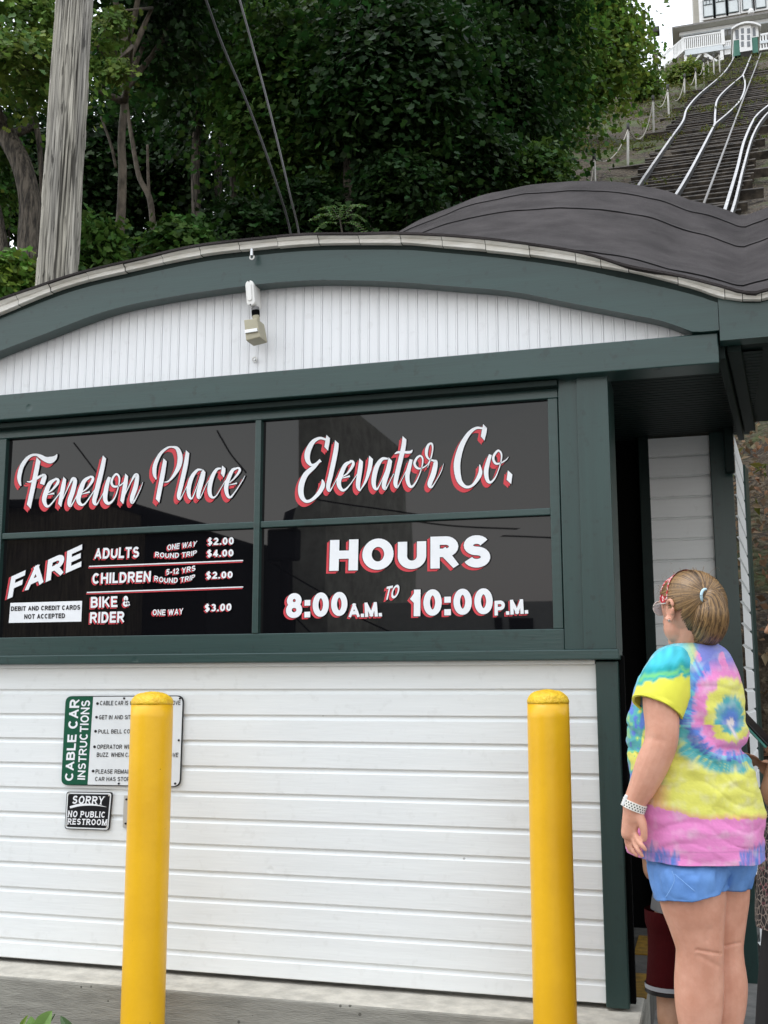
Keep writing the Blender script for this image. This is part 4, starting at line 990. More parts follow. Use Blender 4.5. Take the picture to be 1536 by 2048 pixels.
shrub('dark background thicket between the gnarled tree and the weathered pole', 30, 330, 21, 150, 190, 230, D1, .14, .5)
shrub('dark background thicket behind the slender forked tree', 215, 330, 22, 120, 200, 210, D1, .14, .5)
shrub('tall background thicket above the slender forked tree', 260, 130, 26, 130, 130, 130, D2, .16, .5)
shrub('dark background thicket behind the cables', 560, 330, 27, 170, 160, 200, D1, .15, .55)
shrub('dark background thicket behind the middle maples', 800, 290, 28, 190, 170, 220, D1, .15, .55)
shrub('yellow green bush below the deck stairs of the hilltop house', 1372, 150, 54, 46, 24, 110, (.12, .17, .03), .14, .35)
shrub('green bush beside the hilltop lamp post', 1285, 165, 46, 34, 34, 70, D3, .14, .35)
# pinnate sapling just behind the roof
sm = empty('sumac', P3(690, 500, 9.2), 'pale green feathery sumac just behind the crown of the roof', 'plant')
Pp, Nn, Ss = [], [], []; stem = MB(); b0 = Vector(P3(688, 520, 9.2)); stem.tube([b0, Vector(P3(685, 470, 9.2)), Vector(P3(680, 440, 9.2))], [.012, .01, .006], 6)
for (u, v, du, dv) in ((680,440,-55,-12),(680,440,50,-10),(678,436,-30,-30),(682,436,45,-35),(686,445,50,15),(676,446,-50,10),(680,438,8,-36)):
    a = Vector(P3(u, v, 9.2)); e = Vector(P3(u+du, v+dv+12, 9.2+random.uniform(-.3, .3))); m_ = a.lerp(e, .55)+Vector((0, 0, .06)); C = [Vector(c) for c in smooth_curve([tuple(a), tuple(m_), tuple(e)], 6)]
    stem.tube(C, .003, 5); d = (e-a).normalized(); sd_ = d.cross(Vector((0, -.5, 1))).normalized()
    for i, c in enumerate(C[1:]):
        for s in (-1, 1):
            for q in range(3): Pp.append(tuple(c+sd_*s*(.012+.022*q))); Nn.append((0.1*s, -.5, .9)); Ss.append(.035)
stem.build_raw('stem', M['bark'], sm)
link('leaves', leaf_mesh('leaves', np.array(Pp), np.array(Nn)+rng.normal(size=(len(Pp), 3))*.2, np.array(Ss), leafcol((.06, .12, .025), len(Pp), .2), lobes=False, wide=.5), M['leaf'], sm)

# ================================================================== UTILITY POLE AND CABLES
def pole():
    Y = 7.6; a, b = Vector(P3(112, 590, Y)), Vector(P3(153, -60, Y)); d = (a-b)/(a-b).length; a2 = a+d*3.2; r0, r1 = rpx(97, Y)/2, rpx(82, Y)/2
    t = empty('utility_pole', (a2.x, a2.y, a2.z), 'thick weathered grey wooden utility pole leaning behind the left end of the roof', 'utility pole')
    n, k = 190, 400; V = []; Fc = []
    top = b-d*4; L = (top-a2).length; ax = (top-a2).normalized(); e1 = ax.cross(Vector((0, 1, 0))).normalized(); e2 = ax.cross(e1)
    colr = []
    for i in range(k):
        s = i/(k-1)*L; f = s/L; r = r0*1.05+(r1*.9-r0*1.05)*f; c = a2+ax*s
        for j in range(n):
            th = 2*math.pi*j/n; cx_, sx_ = math.cos(th), math.sin(th)
            g = noise.noise((cx_*5.5, sx_*5.5, s*.35)) ; g2 = noise.noise((cx_*14+3, sx_*14, s*.7)); g3 = noise.noise((cx_*30, sx_*30+5, s*1.1)); pl = noise.noise((cx_*4, sx_*4+9, s*1.6))
            crack = -.016*max(0, 1-abs(g)/.07) - .008*max(0, 1-abs(g2)/.10) - .007*max(0, 1-abs(g3)/.18)
            chip = .007 if pl > .18 else 0
            q = c+(e1*cx_+e2*sx_)*(r+crack+chip+.004*g); V.append(tuple(q))
            tone = .36+.17*pl+.15*g3+.07*g2; 
            tone *= max(.18, 1+crack*85)
            kn = noise.noise((cx_*9+20, sx_*9, s*4.5)); 
            if kn > .52: tone *= .35
            wv = .5+.5*noise.noise((cx_*2+40, sx_*2, s*.8))
            colr.append((tone*(1.0+.01*wv), tone*(.955-.01*wv), tone*(.88-.10*wv)))
    for i in range(k-1):
        for j in range(n): Fc.append((i*n+j, i*n+(j+1) % n, (i+1)*n+(j+1) % n, (i+1)*n+j))
    me = bpy.data.meshes.new('post'); me.from_pydata(V, [], Fc); set_vcol(me, np.clip(np.array(colr), .02, .8))
    link('post', me, vcmat('weathered_pole', .9, .2, bump=.6, bscale=90, bdist=.006), t, smooth=True)
pole()
M['cable'] = mat('cable_black', (.03, .03, .032), .5); M['cable_g'] = mat('cable_grey', (.16, .16, .17), .4, metal=.5)
for pts, Y0, Y1, r, m, lb in (([(405,-20),(445,90),(500,220),(552,365),(584,475)], 8.2, 9.5, .011, 'cable', 'black cable on the left of the pair running down to the roof'), ([(474,-20),(510,110),(548,255),(580,390),(600,475)], 8.2, 9.5, .010, 'cable_g', 'grey cable on the right of the pair running down to the roof')):
    P = [P3(u, v+ (8 if i == len(pts)-1 else 0), Y0+(Y1-Y0)*i/(len(pts)-1)) for i, (u, v) in enumerate(pts)]
    d0 = Vector(P[0])-Vector(P[1]); P = [tuple(Vector(P[0])+d0*3)] + P; e = Vector(P[-1]); P += [(e.x+.05, e.y+.1, e.z-.9)]
    mb = MB(); mb.tube(smooth_curve(P, 5), r, 8); o = mb.build_raw('cable', M[m], smooth=True); tag(o, lb, 'cable')

# ================================================================== TRACK UP THE HILL
trk = empty('funicular_track', tuple(px_inc(1400, 300)), 'steep funicular track with bright rails and a passing loop climbing the hill', 'railway track')
M['rail'] = mat('worn_rail', (.42, .40, .385), .4, var=.25, metal=.35); M['rail_d'] = mat('rail_side', (.03, .028, .026), .7); M['tie'] = mat('old_tie', (.035, .028, .022), .95, var=.4, scale=5, bump=.6, bscale=30, rgb2=(.13, .105, .08), ramp=(.4, .8))
M['cable_t'] = mat('haul_cable', (.20, .185, .17), .5)
def rail(pts, wd=.062, ht=.13, lift=.16, name='rail'):
    C = [px_inc(u, v) for u, v in pts]; C = [Vector(c) for c in smooth_curve([tuple(c) for c in C], 8)]
    mb = MB(); sides = []
    L, R = [], []
    for i, c in enumerate(C):
        d = (C[min(i+1, len(C)-1)]-C[max(i-1, 0)]).normalized(); r = d.cross(Vector((0, -.535, .845))).normalized(); n = r.cross(d)
        L.append((c-r*wd/2, n)); R.append((c+r*wd/2, n))
    top = lambda S, h, o=0: [tuple(p+n*h) for p, n in S]
    mb.strip(top(L, lift), top(R, lift), 0)
    mb.strip(top(L, lift-ht), top(L, lift), 1); mb.strip(top(R, lift), top(R, lift-ht), 1)  # near-black sides: the shadow on the rail is put into the colour
    return mb.build_raw(name, [M['rail'], M['rail_d']], trk)
rail([(1215,478),(1252,425),(1290,365),(1340,290),(1366,252),(1375,225),(1400,195),(1440,160),(1458,138),(1471,114)])
rail([(1300,478),(1335,430),(1368,378),(1400,318),(1430,258)])
rail([(1430,258),(1431,232),(1435,208),(1452,187),(1486,157)]); rail([(1430,258),(1460,232),(1480,210),(1489,188),(1490,170),(1486,157)]); rail([(1486,157),(1494,138),(1504,112)])
rail([(1425,520),(1440,470),(1458,410),(1475,350),(1490,290),(1512,243),(1540,217),(1566,190),(1572,165),(1562,140),(1550,112)])
rail([(1440,520),(1455,470),(1472,413),(1488,345),(1507,280),(1530,242),(1560,215)], wd=.05)
mb = MB(); mb.tube([tuple(px_inc(u, v)+Vector((0, 0, .2))) for u, v in ((1390,478),(1420,395),(1450,312),(1472,250),(1490,200),(1508,152),(1522,112))], .028, 6); mb.build_raw('haul_cable', M['cable_t'], trk, smooth=True)
lr = [px_inc(u, v) for u, v in ((1215,478),(1252,425),(1290,365),(1340,290),(1375,225),(1400,195),(1440,160),(1471,114))]; rrl = [px_inc(u, v) for u, v in ((1440,470),(1458,410),(1475,350),(1490,290),(1512,243),(1540,217),(1566,190),(1562,140),(1550,112))]
yy = lr[0].y+.3; nrm = Vector((0, -.535, .845)); along = Vector((0, .845, .535)); kt = 0
while yy < lr[-1].y-.3 and kt < 96:
    xl = float(np.interp(yy, [p.y for p in lr], [p.x for p in lr]))-.35; xr = float(np.interp(yy, [p.y for p in rrl], [p.x for p in rrl]))+.25
    if kt % 7 == 3: xl -= random.uniform(.2, .9)
    if kt % 5 == 1: xr += random.uniform(.1, .7)
    xl += random.uniform(-.12, .12); xr += random.uniform(-.12, .12); z = EYE-4.6+.6512*yy
    a, b = Vector((xl, yy+random.uniform(-.05, .05), z+random.uniform(-.03, .03))), Vector((xr, yy+random.uniform(-.05, .05), z+random.uniform(-.03, .03)))
    mb = MB(); mb.beam(a-nrm*.08, b-nrm*.08, .17, .2, up=nrm); o = mb.build('tie', M['tie'], trk)
    yy += random.uniform(.42, .52); kt += 1

# rope fence beside the track
fn = empty('rope_fence', tuple(px_inc(1256, 323)), 'rope fence on white posts climbing beside the track', 'fence')
fps = [((1190,372),(1188,308)),((1256,325),(1256,250)),((1307,262),(1306,194)),((1338,232),(1335,172)),((1369,195),(1369,150)),((1392,174),(1391,138)),((1408,160),(1407,120)),((1417,156),(1416,116)),((1428,150),(1427,110)),((1440,146),(1438,104))]
M['postw'] = mat('post_white', (.36, .345, .31), .6, var=.15, scale=6); tops = []
for i, (b, t_) in enumerate(fps):
    bb = px_inc(*b); tt = px(t_[0], t_[1], bb.y); tops.append(tt)
    mb = MB(); mb.tube([(bb.x, bb.y, min(bb.z-.4, hill_z(bb.x, bb.y)-.3)), (bb.x, bb.y, bb.z), tuple(tt)], .034, 8); mb.build_raw('post', M['postw'], fn, smooth=True)
    MB().tube([tuple(tt-Vector((0, 0, .18))), tuple(tt+Vector((0, 0, .05)))], .044, 8).build_raw('post_cap', M['rail_d'], fn, smooth=True)
mb = MB(); e = px(1172, 372, tops[0].y-1.5); chain = [e] + tops
for a, b in zip(chain[:-1], chain[1:]):
    a, b = a-Vector((0, 0, .12)), b-Vector((0, 0, .12)); sag = .10*(b-a).length
    mb.tube([tuple(a.lerp(b, k/8)-Vector((0, 0, sag*4*(k/8)*(1-k/8)))) for k in range(9)], .016, 6, m=0)
mb.build_raw('rope', mat('rope', (.30, .275, .23), .9), fn, smooth=True)

# lamp post on the hill
lb_ = px_inc(1313, 196); lp_ = empty('lamp_post', tuple(lb_), 'rough wooden lamp post with a dark lamp head near the hilltop', 'lamp post')
tp = px(1310, 108, lb_.y); MB().tube([tuple(lb_-Vector((0, 0, .5))), tuple(px(1312, 150, lb_.y)), tuple(tp)], [.16, .13, .11], 8).build_raw('post', M['bark_g'], lp_, smooth=True)
t2 = px(1309, 62, lb_.y); MB().tube([tuple(tp), tuple(t2)], .05, 6).build_raw('mast', M['rail_d'], lp_)
c = px(1310, 64, lb_.y); MB().box(c.x-.32, c.x+.2, c.y-.2, c.y+.2, c.z-.12, c.z+.16).build('lamp_head', M['rail_d'], lp_, bevel=.03)
c = px(1312, 156, lb_.y); MB().lathe([(.13, -.22), (.16, -.16), (.16, .16), (.13, .22)], (c.x, c.y-.16, c.z), 12).build('transformer', M['rail_d'], lp_)

# ================================================================== HILLTOP HOUSE AND CABLE CAR
HY = 72.0
M['hgrey'] = mat('grey_beige_siding', (.36, .34, .29), .8, var=.06, scale=1, stretch=(1, 1, 10)); M['hwhite'] = mat('house_white', (.78, .78, .77), .6, var=.04); M['hblue'] = mat('pale_fascia', (.62, .66, .68), .6, var=.05); M['soff'] = mat('tan_soffit', (.30, .275, .225), .8, var=.06)
M['hslat'] = mat('grey_slats', (.20, .20, .20), .8, var=.2, scale=4); M['hdark'] = mat('porch_dark', (.02, .018, .015), .9); M['hroof'] = mat('house_shingle', (.22, .21, .20), .9, var=.2, scale=8); M['hpane'] = mat('window_blind', (.62, .66, .66), .25, var=.05); M['hframe'] = mat('dark_sash', (.03, .045, .045), .4)
hs_ = empty('hilltop_house', tuple(px_inc(1440, 130)), 'grey house with white trim and a raised deck at the top of the hill', 'house')
def hz(u, v, Y=HY): return px(u, v, Y).z
def hx(u, v, Y=HY): return px(u, v, Y).x
def hbox(name, u0, vt, vb, u1, Y0, Y1, m, **k):
    return MB().box(hx(u0, vb, Y0), hx(u1, vb, Y0), Y0, Y1, hz(u0, vb, Y0), hz(u0, vt, Y0)).build(name, M[m], hs_, **k)
xr_ = 1640
hbox('upper_wall', 1389, -90, 52, xr_, 75, 83, 'hgrey')
hbox('corner_board', 1399, -90, 47, 1407, 74.9, 75, 'hwhite')
hbox('window_band', 1408, -40, -2, xr_, 74.93, 75, 'hwhite')
for (u0, u1, vt, vb) in ((1407,1428,2,37),(1431,1453,-4,33),(1456.4,1478,-8,28.5),(1485,1506,-14,23),(1511,1533,-18,19.5)):
    wd_ = empty('window', tuple(px(u0, vb, 74.9)), None, None); wd_.parent = hs_; wd_.matrix_parent_inverse = Matrix.Translation(hs_.location).inverted()
    x0, x1, z0, z1 = hx(u0, vb, 74.9), hx(u1, vb, 74.9), hz(u0, vb, 74.9), hz(u0, vt, 74.9)
    MB().box(x0-.14, x1+.14, 74.86, 74.94, z0-.14, z1+.2).build('surround', M['hwhite'], wd_)
    f = MB(); f.box(x0, x0+.05, 74.78, 74.86, z0, z1); f.box(x1-.05, x1, 74.78, 74.86, z0, z1); f.box(x0+.07, x1-.07, 74.78, 74.86, z0, z0+.07); f.box(x0+.07, x1-.07, 74.78, 74.86, z1-.07, z1); f.box(x0+.07, x1-.07, 74.78, 74.86, z1-.42, z1-.37)
    for k in (1, 2): f.box(x0+(x1-x0)*k/3-.02, x0+(x1-x0)*k/3+.02, 74.78, 74.86, z1-.37, z1-.07)
    f.build('sash', M['hframe'], wd_); MB().box(x0+.05, x1-.05, 74.82, 74.85, z0+.05, z1-.05).build('pane', M['hpane'], wd_)
# lower roof with deep eaves seen from below
er = MB(); z0 = hz(1344, 57, 71.5); xa0 = hx(1344, 57, 71.5); xb0 = hx(xr_, 57, 71.5)
er.add([(xa0, 71.5, z0), (xb0, 71.5, z0), (xb0, 76, z0), (xa0, 76, z0), (xa0, 71.5, z0+.12), (xb0, 71.5, z0+.12), (xb0, 75.2, z0+.9), (xa0+.5, 75.2, z0+.9)], [(0,3,2,1),(4,5,6,7),(0,1,5,4),(3,0,4,7)])
eo = er.build('porch_roof', [M['hroof'], M['soff']], hs_); eo.data.polygons[0].material_index = 1
MB().box(xa0+.45, xb0, 72.1, 72.3, z0-.22, z0-.02).build('porch_fascia', M['hwhite'], hs_)
sl = MB(); xs_ = hx(1368, 75, 72.32); xe_ = hx(1464, 60, 72.32); zt_, zb_ = z0-.1, hz(1368, 83, 72.32)
n = 12
for i in range(n): sl.box(xs_+(xe_-xs_)*i/n, xs_+(xe_-xs_)*(i+1)/n-.06, 72.32, 72.42, zb_, zt_)
sl.build('porch_slats', M['hslat'], hs_)
MB().box(xs_-.1, xb0, 74.6, 74.8, hz(1368, 112, 74), z0).build('porch_back_wall', M['soff'], hs_)
for u in (1364, 1463): hbox('porch_post', u, 50, 101 if u == 1364 else 84, u+7, 72.4, 72.6, 'hwhite')
# deck
hbox('deck_beam', 1370, 101, 111, 1447, 70, 70.25, 'hblue')
x0, x1 = hx(1370, 105, 70), hx(1447, 105, 70); zd = hz(1370, 101, 70)
MB().box(x0, xb0, 70.25, 74.6, zd-.2, zd).build('deck_floor', M['hblue'], hs_)
rl = MB(); zr = hz(1370, 74, 70)
rl.box(x0, x1, 70.0, 70.1, zr-.09, zr); rl.box(x0, x1, 70.02, 70.08, zd+.05, zd+.12)
for i in range(19): xx = x0+(x1-x0)*(i+.5)/19; rl.box(xx-.04, xx+.04, 70.03, 70.07, zd+.12, zr-.09)
rl.box(x1-.1, x1+.12, 69.98, 70.12, zd, zr+.1)
rl.build('deck_railing', M['hwhite'], hs_)
MB().box(x0, xb0, 73.5, 73.6, zd-3.2, zd-.2).build('under_deck', M['hdark'], hs_)  # near-black sheet standing in for the shade below the deck
for (a, b, w_) in (((1371,111),(1372,152),.2),((1403,107),(1374,140),.13),((1405,105),(1446,130),.13),((1443,98),(1446,142),.2),((1439,99),(1441,133),.13),((1446,128),(1408,112),.1)):
    p, q = px(a[0], a[1], 70.15), px(b[0], b[1], 70.15); MB().beam(p, q, w_, w_, up=(0, 1, 0)).build('deck_post', M['hwhite'], hs_)
# low white railing between the deck and the car, porch railing to the right
for u0, u1, vt, vb, n in ((1449,1468,82,110,5),(1519,1600,68,101,14)):
    r2 = MB(); a, b = hx(u0, vb, 70.3), hx(u1, vb, 70.3); zt_, zb_ = hz(u0, vt, 70.3), hz(u0, vb, 70.3)
    r2.box(a, b, 70.28, 70.36, zt_-.12, zt_); r2.box(a, b, 70.28, 70.36, zb_, zb_+.14)
    for i in range(n): xx = a+(b-a)*(i+.5)/n; r2.box(xx-.05, xx+.05, 70.3, 70.34, zb_+.14, zt_-.12)
    r2.build('porch_railing', M['hwhite'], hs_)
# stair going down to the left with its solid pale balustrade
st = MB(); a, b = px(1369, 75, 70.1), px(1325, 112, 70.1); c, d = px(1369, 101, 70.1), px(1325, 140, 70.1)
n = 16
for i in range(n): p = a.lerp(b, (i+.5)/n); q = c.lerp(d, (i+.5)/n); st.beam(p, q, .07, .05, up=(0, 1, 0))
st.beam(a, b, .09, .08, up=(0, 1, 0)); st.beam(c, d, .1, .3, up=(0, 1, 0)); st.build('stair_railing', M['hwhite'], hs_)
p, q = px(1354, 62, 70.3), px(1312, 118, 70.3); st = MB(); st.beam(px(1341, 96, 70.3), px(1316, 124, 70.3), .1, .08, up=(0, 1, 0)); st.beam(c+Vector((0, .4, -.25)), d+Vector((0, .4, -.25)), 1.1, .2, up=(0, 1, 0)); st.build('stair', M['soff'], hs_)
c = px(1502, 23, 74.7); MB().lathe([(.05, -.22), (.2, -.16), (.22, 0), (.15, .16), (.04, .2)], (c.x, c.y, c.z), 10).build('lamp', M['hwhite'], hs_)
# cable car
CY = 64.6
car = empty('cable_car', tuple(px(1492, 112, CY)), 'white and green cable car waiting at the hilltop platform', 'cable car')
def cbx(name, u0, vt, vb, u1, Y0, Y1, m, mb=None):
    b = (mb or MB()).box(hx(u0, vb, Y0), hx(u1, vb, Y0), Y0, Y1, hz(u0, vb, Y0), hz(u0, vt, Y0))
    return b if mb else b.build(name, M[m], car)
M['cgreen'] = mat('car_green', (.035, .15, .105), .5, var=.08); M['cpane'] = mat('car_window', (.16, .17, .18), .2, var=.15)
cbx('body', 1467, 54, 81, 1518, CY, CY+2.4, 'hwhite'); cbx('lower_body', 1469, 80, 112, 1517, CY+.01, CY+2.4, 'cgreen')
cbx('end_door', 1480, 52, 104, 1505, CY-.08, CY+.02, 'hwhite'); cbx('undercarriage', 1482, 105, 117, 1506, CY-.05, CY+2.2, 'hdark')
rf_ = MB(); A, B = [], []
for k in range(13):
    t = k/12; u = 1463+(1522-1463)*t; v = 55-6*t - 12*4*t*(1-t)*.8; p = px(u, v, CY-.25); A.append(tuple(p)); B.append((p.x, CY+2.7, p.z))
rf_.strip(A, B); rf_.strip([(p[0], p[1], p[2]-.12) for p in A], A); rf_.strip([(p[0], p[1], p[2]-.12) for p in A], [(p[0], p[1], p[2]-.12) for p in B]); rf_.build_raw('roof', M['hwhite'], car)
for (u0, u1) in ((1482.5,1488),(1494.5,1500.5)):
    for (vt, vb) in ((57,67),(70,80),(83,93.5)): cbx('door_pane', u0, vt, vb, u1, CY-.1, CY-.05, 'cpane')
for (u0, u1) in ((1471.5,1477.5),(1506,1511.5)): cbx('side_pane', u0, 60 if u0 < 1490 else 55, 78 if u0 < 1490 else 72, u1, CY-.03, CY+.02, 'cpane')

# grass and weeds on the slope
n = 15000; gx_ = rng.uniform(-7, 7, n); gy_ = rng.uniform(7.5, 64, n); keep = []
for i in range(n):
    v = noise.noise((gx_[i]*.35+3, gy_[i]*.35, 2))+.35*noise.noise((gx_[i]*1.5, gy_[i]*1.5, 8)); on = -.4 < gx_[i]-.012*gy_[i] < 2.6
    keep.append(v > ((.42 - .5*min(1, max(0, (gy_[i]-32)/22))) if on else .12 - .25*min(1, max(0, (gy_[i]-25)/25))))
gx_, gy_ = gx_[keep], gy_[keep]; P = np.array([(x, y, hill_z(x, y)+.35*noise.noise((x*.35, y*.35, 0))+.16*noise.noise((x*1.3, y*1.3, 5))) for x, y in zip(gx_, gy_)])
P = np.repeat(P, 5, 0)+rng.normal(size=(len(P)*5, 3))*np.array([.12, .12, .04]); N = rng.normal(size=P.shape)*.6+np.array([0, -.8, .4])
g = link('grass', leaf_mesh('grass', P, N, np.full(len(P), .13), leafcol((.085, .10, .02), len(P), .45), droop=-.6, lobes=False, wide=.35), M['leaf']); tag(g, kind='stuff')
# dry leaf litter on the bank right of the pillar
n = 5000; lx = rng.uniform(.1, 3.2, n); ly = rng.uniform(6.2, 13, n); P = np.array([(x, y, hill_z(x, y)+.35*noise.noise((x*.35, y*.35, 0))+.16*noise.noise((x*1.3, y*1.3, 5))+.07*noise.noise((x*3.5, y*3.5, 9))) for x, y in zip(lx, ly)])
g = link('leaf_litter', leaf_mesh('leaf_litter', P, rng.normal(size=P.shape)*.6+np.array([0, -.6, .8]), np.full(n, .07), leafcol((.20, .14, .08), n, .6), lobes=False, wide=.6), M['leaf']); tag(g, kind='stuff')

# ================================================================== ACROSS THE STREET (seen mirrored in the glass)
M['plank'] = mat('dark_planks', (.16, .12, .08), .9, var=.5, scale=5, stretch=(6, 6, .4), rgb2=(.50, .40, .28)); M['beige'] = mat('beige_stone', (.82, .78, .68), .9, var=.25, scale=3); M['pale'] = mat('pale_wall', (.82, .82, .80), .9, var=.08); M['shingle'] = mat('dark_shingle', (.03, .03, .035), .9, var=.2, scale=9)
def rbox(u0, u1, v0, v1, yo, depth_, m, name, parent, mb=None):
    a, b = reflpx(u0, v0, yo), reflpx(u1, v1, yo); z0 = -.5; return MB().box(min(a.x, b.x), max(a.x, b.x), yo-depth_, yo, z0 if v1 is None else min(a.z, b.z), max(a.z, b.z)).build(name, M[m], parent)
sh = empty('plank_shed', tuple(reflpx(60, 1300, -9)), 'dark plank shed mirrored in the left window panes', 'shed')
a, b = reflpx(-70, 1008, -9), reflpx(130, 1008, -9); MB().box(a.x, b.x, -14, -9, -.5, a.z).build('wall', M['plank'], sh)
a2, b2 = reflpx(-75, 1003, -9), reflpx(133, 1003, -9); MB().box(a2.x, b2.x, -14.2, -8.8, a.z, a.z+.12).build('roof', M['shingle'], sh)
hb_ = empty('dark_house', tuple(reflpx(230, 1300, -12)), 'dark roofed house mirrored in the lower left window pane', 'house')
a, b, c = reflpx(130, 1003, -12), reflpx(232, 1008, -12), reflpx(420, 1062, -12)
MB().prism([(a.x, -.5), (c.x, -.5), (c.x, c.z), (b.x, b.z), (a.x, b.z-.1)], -18, -12).build('wall', M['shingle'], hb_)
a, b = reflpx(165, 1010, -11), reflpx(228, 1010, -11); MB().box(a.x, b.x, -11.6, -11, -.5, a.z).build('chimney', M['beige'], hb_)
tb = empty('stone_building', tuple(reflpx(620, 1300, -16)), 'beige stone building mirrored in the right window panes', 'building')
a, b = reflpx(592, 770, -16), reflpx(656, 770, -16); MB().box(a.x, b.x, -24, -16, -.5, a.z).build('wall', M['beige'], tb)
pb = empty('pale_building', tuple(reflpx(850, 1300, -20)), 'pale grey building mirrored in the lower right window pane', 'building')
a, b = reflpx(705, 1200, -20), reflpx(1130, 1200, -20); MB().box(a.x, b.x, -28, -20, -.5, a.z).build('wall', M['pale'], pb)
for u0, u1 in ((985, 1000), (1015, 1062)):
    a, b = reflpx(u0, 1225, -19.9), reflpx(u1, 1250, -19.9); MB().box(a.x, b.x, -20, -19.9, b.z, a.z).build('window', M['shingle'], pb)
up = empty('utility_pole', tuple(reflpx(580, 1300, -14)), 'dark utility pole with a transformer mirrored in the right window panes', 'utility pole')
a, b, c = reflpx(588, 1300, -14), reflpx(570, 1150, -14), reflpx(600, 1000, -14); MB().tube([(a.x, -14, -.5), tuple(b), tuple(c)], .11, 10).build_raw('post', M['shingle'], up, smooth=True)
a, b = reflpx(535, 1065, -13.8), reflpx(592, 1125, -13.8); MB().box(a.x, b.x, -14.2, -13.8, b.z, a.z).build('transformer', M['shingle'], up, bevel=.05)
for k, (p, q) in enumerate((((540,1130),(900,1300)),((430,850),(500,960)),((140,870),(300,1040)),((560,1200),(690,1300)),((600,1010),(1150,1070)))):
    a, b = reflpx(*p, -13), reflpx(*q, -13); m_ = a.lerp(b, .5)-Vector((0, 0, .15)); mb = MB(); mb.tube(smooth_curve([tuple(a), tuple(m_), tuple(b)], 6), .018, 6); mb.build_raw('wire', M['black'], up, smooth=True)

# weed at the foot of the wall
wd_ = empty('weed', tuple(px(75, 2110, 3.55)), 'green broad leaved weed in front of the concrete foundation', 'plant')
wp, wn, ws, wc = [], [], [], []
lm = MB()
def bigleaf(base, tip, wid, colr, k):
    a, b = px(*base, 3.55), px(*tip, 3.55); d = (b-a); L = d.length; d.normalize(); s = d.cross(Vector((0, -1, .3))).normalized(); n_ = s.cross(d)
    mb = MB(); A, B, Cc = [], [], []
    for i in range(9):
        t = i/8; w2 = wid*math.sin(math.pi*min(1, t*.96+.04))**.8*.5; c = a+d*L*t+n_*(.05*L*math.sin(t*3))
        A.append(tuple(c-s*w2+n_*w2*.3)); Cc.append(tuple(c)); B.append(tuple(c+s*w2+n_*w2*.3))
    mb.strip(A, Cc); mb.strip(Cc, B); mb.build_raw('leaf', flatleaf[k], wd_, smooth=True)
flatleaf = [mat('weed_leaf', (.12, .22, .045), .5, var=.12, scale=25), mat('weed_leaf_dark', (.05, .10, .03), .5, var=.12, scale=25), mat('weed_leaf_yellow', (.10, .17, .012), .5, var=.1)]
bigleaf((75,2075), (105,2021), .065, None, 0); bigleaf((70,2075), (62,2032), .05, None, 0); bigleaf((65,2080), (22,2075), .05, None, 0); bigleaf((35,2070), (57,2029), .02, None, 2); bigleaf((160,2085), (121,2031), .04, None, 1); bigleaf((60,2080), (90,2040), .05, None, 0); bigleaf((150,2090), (175,2060), .04, None, 0)
mb = MB(); mb.tube([tuple(px(78, 2130, 3.56)), tuple(px(85, 2070, 3.56)), tuple(px(110, 2028, 3.56))], [.005, .004, .002], 6); mb.build_raw('stem', flatleaf[1], wd_)

# ================================================================== PEOPLE
def lin(r, g, b):
    f = lambda c: (c/255/12.92 if c/255 < .04045 else ((c/255+.055)/1.055)**2.4); return np.array([f(r), f(g), f(b)])
def skinmat(name, rgb, rgb2):
    m = mat(name, rgb, .48, var=.07, scale=16, detail=9, bump=.2, bscale=220, bdist=.002, rgb2=rgb2, spec=.35)
    p = m.node_tree.nodes['Principled BSDF']; p.inputs['Subsurface Weight'].default_value = .12; p.inputs['Subsurface Radius'].default_value = (.012, .005, .003); p.inputs['Subsurface Scale'].default_value = 1
    return m
M['skin'] = skinmat('fair_skin', (.60, .285, .19), (.66, .345, .245)); M['skin2'] = skinmat('tan_skin', (.36, .19, .115), (.44, .25, .16))
def ball(mb, c, r, ax=None, n=18):
    """ellipsoid, r = (a, b, c) along the axes in ax"""
    A = ax or (Vector((1, 0, 0)), Vector((0, 1, 0)), Vector((0, 0, 1))); c = Vector(c); v = []; f = []; k = n//2
    if not isinstance(r, (tuple, list)): r = (r, r, r)
    for i in range(1, k):
        t = math.pi*i/k
        for j in range(n):
            p = 2*math.pi*j/n; v.append(tuple(c + A[0]*(r[0]*math.sin(t)*math.cos(p)) + A[1]*(r[1]*math.sin(t)*math.sin(p)) + A[2]*(r[2]*math.cos(t))))
    v += [tuple(c+A[2]*r[2]), tuple(c-A[2]*r[2])]; a, b = len(v)-2, len(v)-1
    for i in range(k-2):
        for j in range(n): f.append((i*n+j, (i+1)*n+j, (i+1)*n+(j+1) % n, i*n+(j+1) % n))
    for j in range(n): f.append((a, j, (j+1) % n)); f.append((b, (k-2)*n+(j+1) % n, (k-2)*n+j))
    mb.add(v, f)
def limb(mb, pts, n=16):
    C = smooth_curve([(*p, r) for p, r in pts], 6); mb.tube([c[:3] for c in C], [max(.003, c[3]) for c in C], n)
    ball(mb, pts[0][0], pts[0][1]*.98, n=14); ball(mb, pts[-1][0], pts[-1][1]*.98, n=14)
